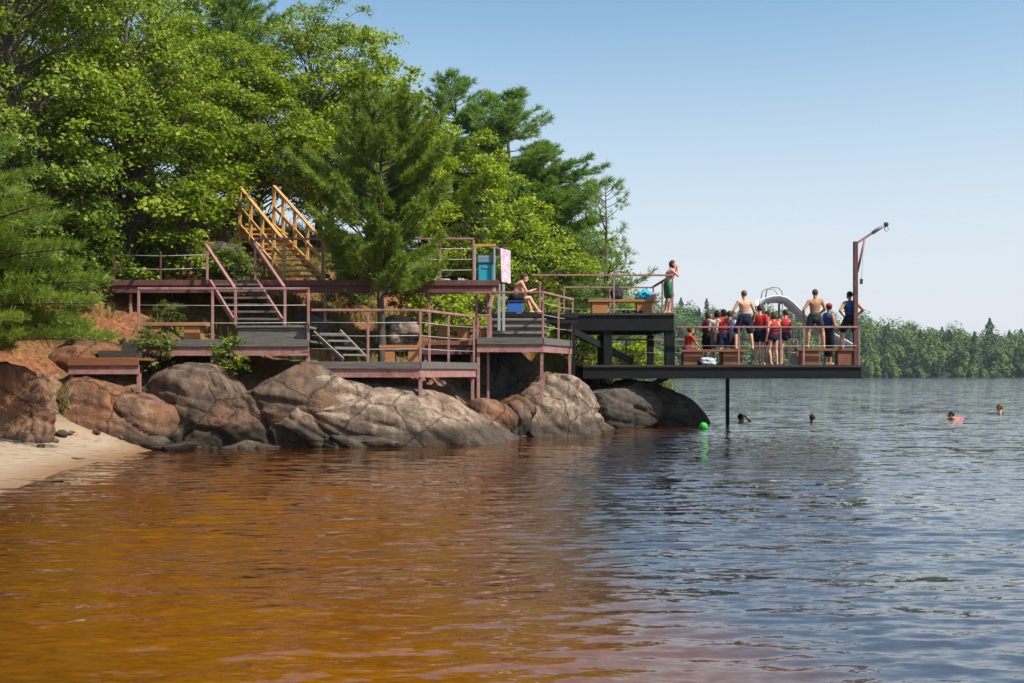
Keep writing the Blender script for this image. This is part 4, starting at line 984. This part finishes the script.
# on the low platform
person('child in a red shirt sitting on the dark bench beside the black post', at(686,30.93,ZP), R(-75), 1.45, dict(SIT, elR=(.2,.3,.72), wrR=(.12,.45,.62)), 'tan', 'brown', dict(shirt='red', long=1, shorts='maroon'), head_yaw=.1, headk=1.1, group=PG)
person('dark haired child in black shorts standing nearest the seated red shirted child', at(708.5,31.9,ZP), R(-40), 1.56, pose(**FOLD), 'fair', 'brown', dict(vest='maroon', shorts='black', length=.9), headk=1.08, hairlen=1, group=PG)
person('child in white shirt and pale grey shorts in the group of four', at(717,31.5,ZP), R(-15), 1.57, pose(wrL=(-.1,.22,1.0)), 'fair', 'dark', dict(shirt='white', shorts='grey', long=1), headk=1.08, hairlen=1, group=PG)
person('child in red life vest and navy shorts, back turned, in the group of four', at(723.5,31.15,ZP), R(10), 1.57, pose(), 'fair', 'dark', dict(vest='red', strap='navy', shorts='navy'), headk=1.08, hairlen=.6, group=PG)
person('child in bright blue life vest at the right of the group of four', at(730,31.9,ZP), R(25), 1.57, pose(**FOLD), 'pink', 'brown', dict(vest='blue', shorts='navy'), headk=1.08, group=PG)
person('shirtless man in dark blue shorts standing on the left bench with legs apart', at(744,30.93,zb_+.003), R(4), 1.66, pose(elL=(-.34,-.02,1.16), wrL=(-.36,.10,.92), elR=(.30,.02,1.13), wrR=(.33,.16,.93), **WIDE), 'fair', 'light', dict(shorts='tealnavy', length=.8), girth=1.08, group=PG)
person('tall child in red shirt and navy shorts right of the man on the left bench', at(759.5,31.4,ZP), R(-35), 1.72, pose(wrL=(-.08,.24,1.02), elL=(-.24,.04,1.12)), 'pink', 'brown', dict(shirt='red', shorts='navy', length=.4, long=1), headk=1.04, group=PG)
person('child in red life vest and maroon shorts half hidden behind the tall red shirted child', at(767.5,32.1,ZP), R(-20), 1.58, pose(**FOLD), 'tan', 'dark', dict(vest='red', shorts='maroon'), headk=1.06, group=PG)
person('girl in red vest and navy swimsuit bottom with bare legs in front of the slide', at(773.5,31.2,ZP), R(20), 1.50, pose(), 'pink', 'brown', dict(vest='red', strap='black', trunks='navy'), headk=1.08, hairlen=1, group=PG)
person('child in red and navy vest with navy briefs standing apart right of the red group', at(785.5,31.3,ZP), R(-8), 1.58, pose(elL=(-.25,0,1.14), wrL=(-.2,.2,1.0)), 'fair', 'brown', dict(vest='red', strap='navy', trunks='navy'), headk=1.06, group=PG)
person('shirtless tanned man in dark grey shorts standing on the right bench', at(815.5,30.93,zb3+.003), R(-6), 1.66, pose(elL=(-.34,-.08,1.16), wrL=(-.30,.06,.93), elR=(.30,.03,1.15), wrR=(.2,.22,1.06), **dict(WIDE, anL=(-.23,-.03,.085), anR=(.24,-.03,.085))), 'tan', 'brown', dict(shorts='dgrey', length=.45), girth=1.08, group=PG)
person('person in red cap, blue vest and black trousers behind the right bench', at(828.5,32.0,ZP), R(-70), 1.80, pose(**FOLD), 'tan', 'dark', dict(vest='blue', trousers='black'), cap='red', group=PG)
person('man in blue life vest and black shorts standing on the right bench by the hoist', at(849.5,30.93,zb3+.003), R(6), 1.60, pose(**HIPS, **dict(WIDE, anL=(-.26,-.03,.085), anR=(.2,-.03,.085))), 'tan', 'dark', dict(vest='blue', strap='navy', shorts='black', length=.75), girth=1.1, group=PG)
# upper platform
person('boy in navy and green swim shorts leaning at the end of the upper platform', at(668,31.0,ZB+.003), R(-75), 1.52, pose(chest=(0,.05,1.27), neck=(0,.10,1.44), head=(0,.17,1.60), shL=(-.16,.10,1.38), shR=(.16,.09,1.38), elL=(-.2,.27,1.22), wrL=(-.06,.31,1.44), elR=(.2,.27,1.22), wrR=(.08,.31,1.46)), 'pink', 'brown', dict(shorts='green', length=.8), headk=1.12, hairlen=.7, girth=.95, group=PG)
wb = person('bather in dark trunks sitting hunched on the blue cooler box', at(514,28.22,zu-.06), R(-78), 1.62, dict(SIT, pelvis=(0,0,.50), waist=(0,.04,.64), chest=(0,.12,.80), neck=(0,.2,.94), head=(0,.30,1.06), shL=(-.18,.18,.90), shR=(.18,.18,.90), elL=(-.2,.33,.64), wrL=(-.1,.5,.72), elR=(.2,.33,.64), wrR=(.1,.5,.72), knL=(-.13,.42,.52), knR=(.13,.42,.5), anL=(-.13,.52,.15), anR=(.13,.66,.15)), 'pink', 'brown', dict(shorts='black', length=.4), head_pitch=-.25, headk=1.05, group=PG)
# swimmers
SW = pose(elL=(-.32,.10,1.22), wrL=(-.22,.33,1.28), elR=(.32,.10,1.22), wrR=(.22,.33,1.28), knL=(-.12,.1,.52), anL=(-.12,-.25,.3), knR=(.12,.15,.55), anR=(.12,-.15,.25))
person('swimmer by the black dock leg with a hand raised to the face', at(740.5,34.2,-1.44), R(-60), 1.65, dict(SW, elR=(.27,.22,1.50), wrR=(.10,.17,1.64)), 'tan', 'dark', dict(shorts='navy'), headk=1.1, feet=False, group=PG)
person('swimmer seen from behind in open water below the right bench', at(812.5,34.2,-1.44), R(10), 1.65, SW, 'tan', 'brown', dict(shorts='navy'), headk=1.1, feet=False, group=PG)
person('lone swimmer furthest out at the right edge of the photo', at(1000,42.5,-1.42), R(60), 1.70, dict(SW), 'pink', 'light', dict(shorts='navy'), headk=1.2, feet=False, group=PG)
FLOAT = pose(pelvis=(0,0,.35), waist=(0,.14,.42), chest=(0,.32,.48), neck=(0,.50,.56), head=(0,.64,.68), shL=(-.18,.44,.54), shR=(.18,.44,.54), elL=(-.34,.62,.60), wrL=(-.26,.84,.56), elR=(.36,.60,.56), wrR=(.30,.82,.56),
    hipL=(-.09,-.05,.32), knL=(-.1,-.42,.2), anL=(-.1,-.8,.15), hipR=(.09,-.05,.32), knR=(.1,-.42,.22), anR=(.1,-.8,.2))
person('swimmer in a bright pink red float vest lying in the water at the right', at(970,36.3,-.52), R(72), 1.6, FLOAT, 'tan', 'dark', dict(vest='pink', shorts='navy'), headk=1.1, feet=False, group=PG)

# ------------------------------------------------------------------ trees and plants
def limb(mb, a, b, r0, r1, rng, sag=.1, n=5, sides=6):
    a = np.array(a, float); b = np.array(b, float); L = np.linalg.norm(b-a); P = []; Rr = []
    off = rng.normal(size=3)*L*.07
    for i in range(n):
        t = i/(n-1); P.append(tuple(a+(b-a)*t+off*math.sin(t*math.pi)+np.array([0,0,sag*L*math.sin(t*math.pi)]))); Rr.append(r0+(r1-r0)*t**.7)
    mb.tube(P, Rr, sides, cap=False)
def broadleaf(seed, H, Rr, nclus, nleaf, leafL, zlow=.22, spread=(.55,1.05), shape=1.0, trunk_r=None):
    """returns trunk mesh and crown mesh in local space"""
    rng = np.random.default_rng(seed); mb = MB(); tr = trunk_r or H*.016
    lean = rng.normal(size=2)*.03*H; tp = []
    for i in range(8):
        t = i/7; tp.append((lean[0]*t*t+.06*math.sin(t*5+seed), lean[1]*t*t+.06*math.cos(t*4+seed), -.4+t*(H*.86+.4)))
    mb.tube(tp, [tr*(1.35 if i == 0 else 1)*(1-.86*(i/7)**1.1) for i in range(8)], 9)
    pts = []; nrm = []
    for c in range(nclus):
        u = rng.normal(size=3); u /= np.linalg.norm(u); rad = .35+.65*rng.random()**.45
        lob = 1+.18*math.sin(3*math.atan2(u[1], u[0])+seed)+.12*math.sin(4*u[2]+seed*2)
        z = H*(zlow+1)/2+u[2]*rad*H*(1-zlow)/2*lob*.96
        w = math.sin(math.pi*min(max((z/H-zlow)/(1-zlow), .02), .98)**shape)**.6
        p = np.array([u[0]*rad*Rr*lob*(.45+.55*w), u[1]*rad*Rr*lob*(.45+.55*w), z])
        zt = max(H*zlow*.7, p[2]-math.hypot(p[0], p[1])*(.55+.4*rng.random())); zt = min(zt, H*.8); tt = (zt+.4)/(H*.86+.4)
        base = np.array([lean[0]*tt*tt, lean[1]*tt*tt, zt])
        limb(mb, base, p, max(.012, tr*.42*(1-tt)**.6), .008, rng, .06)
        cr = rng.uniform(*spread)*(.75 if z > .85*H else 1); outw = np.array([p[0], p[1], 0])/(math.hypot(p[0], p[1])+.01)
        n = int(nleaf*(cr/spread[1])**1.5)+10
        q = rng.normal(size=(n, 3))*np.array([.40,.40,.12])*cr; q += outw*cr*.15
        q[:, 2] -= (q[:, 0]**2+q[:, 1]**2)/cr*.28
        # leaf sprays in loose tiers
        q[:, 2] = np.where(rng.random(n) < .5, np.round(q[:, 2]/(.28*cr))*(.28*cr)+rng.normal(size=n)*.035, q[:, 2])
        pts.append(p+q); nrm.append(np.tile(np.array([outw[0]*.35, outw[1]*.35, .9]), (n, 1)))
        for _ in range(3):
            limb(mb, p-(p-base)*.12, p+rng.normal(size=3)*np.array([.45,.45,.18])*cr, .010, .004, rng, .0, 3, 4)
    crown = quads_mesh('crown', leaf_quads(np.concatenate(pts), np.concatenate(nrm), leafL, leafL*.72, rng, .55))
    return mb.mesh('trunk'), crown
def conifer(seed, H, Rr, whorl=.42, nbr=5, needle=.15, tufts=24, z0=.12, nw=.013, per=18, profile=.75, up=.22, ragged=.25, trunk_r=None, density=1.0):
    rng = np.random.default_rng(seed); mb = MB(); tr = trunk_r or H*.016
    mb.tube([(.04*math.sin(i*1.3+seed), .04*math.cos(i*1.1+seed), -.4+(H+.4)*i/9) for i in range(10)], [tr*(1-.93*i/9) for i in range(10)], 8)
    TP = []; TD = []
    z = H*z0
    while z < H*.985:
        t = z/H
        for b in range(nbr):
            if rng.random() < .10: continue
            a = rng.random()*6.283; L = Rr*((1-t)**profile*min(1, .45+t*2.2))*(1+ragged*rng.normal()*.8)+.18; L = max(L, .15)
            zz = z+rng.normal()*.08; d = np.array([math.cos(a), math.sin(a), 0]); upk = up+.5*t**3
            f = lambda s: np.array([0,0,zz])+d*L*s*(1-.06*s)+np.array([0,0,1])*L*(upk*s*s*1.0-.05*s+.12*math.sin(s*3)*t)
            P = [tuple(f(s)) for s in np.linspace(0, 1, 6)]
            mb.tube(P, [max(.004, .030*(L/2+.2)*(1-.85*s)) for s in np.linspace(0, 1, 6)], 5, cap=False)
            nt_ = max(4, int(tufts*(L/Rr)*density))
            for k in range(nt_):
                s = .28+.72*(k+rng.random())/nt_; base = f(min(s, 1.0)); side = np.array([-d[1], d[0], 0])*(1 if k % 2 else -1)
                w = L*.34*(1.12-s)*rng.random()+.04
                tip = base+side*w+d*w*.7+np.array([0,0,.05+.16*rng.random()*w])
                dr = tip-base; dr = dr/(np.linalg.norm(dr)+1e-6)+d*.5+np.array([0,0,.45]); dr /= np.linalg.norm(dr)
                nsub = 1+int(w/.16)
                for j in range(nsub):
                    TP.append(base+(tip-base)*(j+1)/nsub); TD.append(dr)
                if w > .15: mb.tube([tuple(base), tuple(tip)], [.006,.003], 3, cap=False)
            TP.append(f(1.0)); TD.append((d*.7+np.array([0,0,.7])))
        z += whorl*(1.1-.45*t)*(.85+.3*rng.random())
    for k in range(4): TP.append(np.array([0,0,H-.1*k])); TD.append(np.array([0,0,1.0]))
    TP = np.repeat(np.array(TP), per, 0); TD = np.repeat(np.array(TD), per, 0); n = len(TP)
    dd = TD+rng.normal(size=(n, 3))*.55; dd /= np.linalg.norm(dd, axis=1)[:, None]; L = needle*(.7+.6*rng.random(n))[:, None]
    sd = np.cross(dd, rng.normal(size=(n, 3))); sd /= np.linalg.norm(sd, axis=1)[:, None]+1e-9
    TP = TP+rng.normal(size=(n, 3))*.02
    co = np.stack([TP-sd*nw*.5, TP+sd*nw*.5, TP+dd*L+sd*nw*.3, TP+dd*L-sd*nw*.3], 1).reshape(-1, 3)
    return mb.mesh('trunk'), quads_mesh('crown', co)
LIB = {}
def lib(key, fn, mat, **kw):
    t, c = fn(**kw); t.materials.append(M['bark']); c.materials.append(M[mat]); LIB[key] = (t, c)
HT = dict(mapleA=10.5, mapleB=11, mapleC=7.5, loose=7, whitepine=10, redpine=6.6, youngpine=6.2, boughs=4.6, lowmaple=5)
def plant_tree(key, name, label, px, Y, z=None, s=1.0, rz=0.0, cat='tree', group=None, sz=None, mat=None, x=None, top=None):
    x = WX(px, Y) if x is None else x; z = ground_z(x, Y)-.05 if z is None else z
    if top is not None: sz = (WZ(top, Y)-z)/HT[key]*1.02; s = s*sz
    root = empty(name, (x, Y, z), label, cat, group, rz); root.scale = (s, s, sz or s)
    t, c = LIB[key]
    o = bpy.data.objects.new('trunk', t); COL.objects.link(o); o.parent = root
    o = bpy.data.objects.new('crown', c); COL.objects.link(o); o.parent = root
    if mat: o.material_slots[0].link = 'OBJECT'; o.material_slots[0].material = M[mat]
    return root
lib('mapleA', broadleaf, 'maple', seed=5, H=10.5, Rr=3.1, nclus=135, nleaf=400, leafL=.12, zlow=.16, spread=(.5,1.15))
lib('mapleB', broadleaf, 'maple_dark', seed=9, H=11, Rr=3.0, nclus=125, nleaf=380, leafL=.12, zlow=.14, spread=(.5,1.15))
lib('mapleC', broadleaf, 'maple_bright', seed=14, H=7.5, Rr=2.2, nclus=105, nleaf=240, leafL=.12, zlow=.12, spread=(.4,.85))
lib('loose', broadleaf, 'maple', seed=23, H=7, Rr=2.2, nclus=70, nleaf=120, leafL=.13, zlow=.12)
lib('whitepine', conifer, 'pine_blue', seed=3, H=10, Rr=3.3, whorl=.42, nbr=7, tufts=38, z0=.10, needle=.18, nw=.018, per=18, up=.30, ragged=.35)
lib('redpine', conifer, 'pine', seed=7, H=6.6, Rr=2.3, whorl=.36, nbr=7, tufts=38, z0=.32, needle=.165, nw=.017, per=28, profile=.38, up=.40, ragged=.38, trunk_r=.15)
lib('youngpine', conifer, 'pine_blue', seed=12, H=6.2, Rr=1.7, whorl=.52, nbr=5, tufts=13, z0=.10, needle=.15, nw=.015, per=14, ragged=.4, up=.35)
lib('boughs', conifer, 'pine', seed=17, H=4.6, Rr=3.5, whorl=.25, nbr=10, tufts=46, z0=.34, needle=.15, nw=.011, per=22, profile=.35, up=.05)
lib('lowmaple', broadleaf, 'maple', seed=44, H=5, Rr=2.5, nclus=105, nleaf=230, leafL=.12, zlow=.04, spread=(.4,.85))
TG = 'trees on the bank behind the decks'
plant_tree('boughs', 'pine_tree', 'pine with long low needle boughs at the left edge above the sand', -70, 18.6, x=-9.85, top=182, s=.86, rz=.4, group=TG)
plant_tree('mapleB', 'maple_tree', 'dark leafy maple filling the upper left corner', 15, 25.5, top=-130, s=.9, rz=.3, group=TG, mat='maple')
plant_tree('mapleA', 'maple_tree', 'leafy maple with dark trunk standing behind the left end of the walkway', 122, 28.0, top=-60, s=.9, rz=1.2, group=TG)
plant_tree('lowmaple', 'maple_tree', 'low spreading maple whose leaves hang to the walkway left of the red handrails', 128, 28.0, top=85, s=1.15, rz=.4, group=TG)
plant_tree('lowmaple', 'maple_tree', 'low spreading maple behind the pine boughs at the far left', 40, 25.5, top=120, s=.9, rz=2.1, group=TG, mat='maple_dark')
plant_tree('mapleA', 'maple_tree', 'leafy maple rising behind the golden staircase, left of it', 205, 32.0, top=20, s=1.1, rz=2.9, group=TG)
plant_tree('mapleC', 'maple_tree', 'maple with shaded leaves rising behind the top of the golden staircase', 262, 32.5, top=52, s=1.2, rz=4.0, group=TG, mat='maple')
plant_tree('mapleA', 'maple_tree', 'tall light green maple right of the golden staircase', 318, 35.5, top=-12, s=1.0, rz=5.0, group=TG)
plant_tree('mapleC', 'maple_tree', 'yellow green maple just above and behind the centre pine', 372, 33.5, top=42, s=1.0, rz=.4, group=TG)
plant_tree('redpine', 'pine_tree', 'bushy green pine growing up through the middle of the decks', 381, 25.8, top=112, s=.80, rz=.7, group=TG)
plant_tree('whitepine', 'pine_tree', 'tall white pine with bare looking tip, left of the two behind the towel rack', 455, 41, top=82, s=1.3, rz=.2, group=TG)
plant_tree('whitepine', 'pine_tree', 'tall white pine with upswept branches, right of the two behind the towel rack', 508, 40, top=100, s=1.5, rz=2.0, group=TG)
plant_tree('whitepine', 'pine_tree', 'shorter white pine on the right shoulder of the pine group', 543, 40, top=150, s=1.15, rz=4.1, group=TG)
plant_tree('loose', 'leafy_tree', 'small round leafy tree between the pine group and the thin young pine', 572, 40, top=222, s=1.0, rz=5.1, group=TG)
plant_tree('mapleC', 'maple_tree', 'bright yellow green young maple behind the turquoise tub', 480, 34, top=140, s=.95, rz=1.7, group=TG)
plant_tree('loose', 'leafy_tree', 'bright leafy tree directly behind the seated bather', 527, 36, top=195, s=1.1, rz=.9, group=TG, mat='maple_bright')
plant_tree('loose', 'leafy_tree', 'loose green tree beneath the right flank of the white pines', 558, 41, top=178, s=.95, rz=2.2, group=TG, mat='maple_dark')
plant_tree('youngpine', 'pine_tree', 'thin young pine against the sky above the bench with bags', 606, 38, top=184, s=1.05, rz=.5, group=TG)
plant_tree('mapleC', 'leafy_tree', 'low leafy tree filling the gap behind the upper platform rail', 585, 43, top=232, s=1.1, rz=3.9, group=TG, mat='maple')
plant_tree('mapleB', 'maple_tree', 'tall background maple at the far left behind the dark maple', 60, 38, top=-120, s=1.0, rz=1.9, group=TG)
plant_tree('mapleA', 'maple_tree', 'tall background maple behind the dark trunked maple', 150, 41, top=-70, s=1.0, rz=3.3, group=TG)
plant_tree('whitepine', 'pine_tree', 'tall pine showing dark branches against the sky at the top', 232, 40, top=-60, s=.9, rz=1.0, group=TG)
plant_tree('mapleB', 'maple_tree', 'shaded maple deep in the wood behind the centre pine', 425, 39, top=130, s=1.1, rz=.1, group=TG)
plant_tree('mapleB', 'maple_tree', 'shaded maple deep in the wood behind the golden staircase', 330, 43, top=70, s=1.2, rz=2.6, group=TG)
plant_tree('mapleB', 'maple_tree', 'shaded maple deep in the wood at the far left', -40, 33, top=-100, s=1.0, rz=5.2, group=TG)

# shrubs
lib('shrub', broadleaf, 'shrub', seed=31, H=1.1, Rr=.5, nclus=26, nleaf=34, leafL=.10, zlow=.05, spread=(.14,.28), trunk_r=.012)
lib('bush', broadleaf, 'maple_dark', seed=37, H=1.6, Rr=1.0, nclus=46, nleaf=80, leafL=.10, zlow=.03, spread=(.2,.42), trunk_r=.02)
SG = 'shrubs on the bank'
for (k, px, Y, z_, s, lab, mt) in [
    ('shrub',152,23.15,WZ(372,23.15),.85,'leafy green plant growing over the left end of the middle deck edge',None),
    ('shrub',231,23.15,WZ(378,23.15),.80,'yellowish plant growing up at the deck edge below the red railed stairs','maple_dark'),
    ('bush',95,22.9,None,.5,'low bush on the earth above the small low platform','shrub'),
    ('bush',128,23.9,None,.5,'green bush at the corner post of the middle deck','shrub'),
    ('bush',172,26.2,None,.38,'small bush on the bare slope behind the long bench','shrub'),
    ('bush',185,28.2,None,1.0,'broad bush above the walkway left of the red handrails','maple'),
    ('bush',228,28.3,None,.75,'bush beside the grey boulder above the walkway','shrub'),
    ('bush',300,26.0,None,.45,'small green bush under the walkway beside the stairs','maple'),
    ('bush',352,29.5,None,1.1,'shaded bush right of the golden stairs foot',None),
    ('shrub',401,26.5,WZ(312,26.5),.9,'pine sapling like green plant right of the pine trunk','maple'),
    ('bush',430,30,None,1.1,'bush above the walkway near the turquoise tub','maple_bright'),
    ('bush',470,31,None,1.1,'bush just behind the towel rack','maple_bright'),
    ('bush',540,33.5,None,1.2,'bush behind the bather landing rail','maple'),
    ('bush',575,36,None,1.3,'bush behind the left post of the upper platform','maple_bright'),
    ('bush',620,37.5,None,1.3,'bush seen between the two black posts','maple_bright'),
    ('bush',640,40,None,1.3,'low bush right of centre between the black posts','shrub'),
    ('bush',100,27.5,None,.9,'dark bush at the left end of the upper walkway',None),
    ('bush',60,25.5,None,.9,'dark bush on the bank under the pine boughs',None)]:
    plant_tree(k, 'shrub', lab, px, Y, z_, s, px*.37, 'shrub', SG, mat=mt)
# grass and weeds on the bank
rng = np.random.default_rng(77); P = []
while len(P) < 900:
    x = rng.uniform(-12, 5); y = rng.uniform(21, 40); d = float(land_sd(np.array([x]), np.array([y]))[0])
    if d < 1.5: continue
    if noise.noise(Vector((x*.7, y*.7, 4))) < -.05: continue
    P.append((x, y))
co = []
for x, y in P:
    z_ = ground_z(x, y); nb = 16
    base = np.array([x, y, z_])+np.stack([rng.normal(size=nb)*.09, rng.normal(size=nb)*.09, np.full(nb, .0)], 1)
    hh = rng.uniform(.15, .42, nb); ln = rng.normal(size=(nb, 2))*.12; sd = rng.normal(size=(nb, 2)); sd /= np.linalg.norm(sd, axis=1)[:, None]; wd = .012
    top = base+np.stack([ln[:, 0], ln[:, 1], hh], 1); s3 = np.stack([sd[:, 0]*wd, sd[:, 1]*wd, np.zeros(nb)], 1)
    co.append(np.stack([base-s3, base+s3, top+s3*.3, top-s3*.3], 1).reshape(-1, 3))
gr = quads_mesh('grass', np.concatenate(co))
tag(mesh_obj('grass', gr, M['drygrass']), 'tufts of dry yellow green grass over the earth bank', 'grass', None, 'stuff')

# ------------------------------------------------------------------ summer haze over the lake
m, nt, out = new_mat('lake_haze'); vol = nt.nodes.new('ShaderNodeVolumePrincipled')
vol.inputs['Color'].default_value = (.80,.88,.97,1); vol.inputs['Density'].default_value = .00016; vol.inputs['Anisotropy'].default_value = .2
nt.links.new(vol.outputs[0], out.inputs['Volume'])
tag(MB().box((-1000,-150,-14), (1500,1700,45)).build('haze', m), 'thin summer haze over the lake', 'haze', None, 'stuff')

# ------------------------------------------------------------------ litter on the sand
def stick(label, px, py, L, rz, r_=.012):
    Yd = EYE*F/(py-HOR)*.86; x = WX(px, Yd); z = ground_z(x, Yd)+r_*1.2; rnd = random.Random(px)
    P = [Vector((math.cos(rz)*L*(t-.5), math.sin(rz)*L*(t-.5)+rnd.uniform(-.02,.02), rnd.uniform(0,.012))) for t in np.linspace(0, 1, 6)]
    o = MB().tube(P, [r_*1.1, r_, r_, r_*.8, r_*.7, r_*.4], 6).build('stick', M['bark']); o.location = (x, Yd, z); tag(o, label, 'stick', 'sticks washed up on the sand')
stick('longest dark stick lying on the sand near the water', 45, 466, .7, .1, .016)
stick('short stick on the sand close to the rust red boulder', 22, 446, .35, .5)
stick('short stick on the sand near the orange stained boulder', 78, 450, .3, -.3)
stick('thin stick on the sand at the left edge, nearest the camera', 8, 474, .4, .25)

# small loose stones at the foot of the boulders
for i, (px, Yd, r_) in enumerate([(62,20.9,.10),(71,21.0,.06),(96,21.2,.08),(112,21.35,.11),(122,21.3,.06),(133,21.45,.07),(40,19.2,.06),(54,20.3,.07),(198,21.75,.12),(214,21.8,.08),(243,21.95,.10),(262,22.05,.13)]):
    x = WX(px, Yd); boulder('small loose stone at the foot of the boulders by the sand', (x, Yd, max(ground_z(x, Yd), -.05)+r_*.25), (r_*1.3, r_, r_*.7), 300+i, ('rock_brown','rock_pale','rock_rust')[i % 3], rz=i*1.3, sub=3, cuts=10, rough=.35, name='stone', cat='stone', group='small loose stones by the sand')
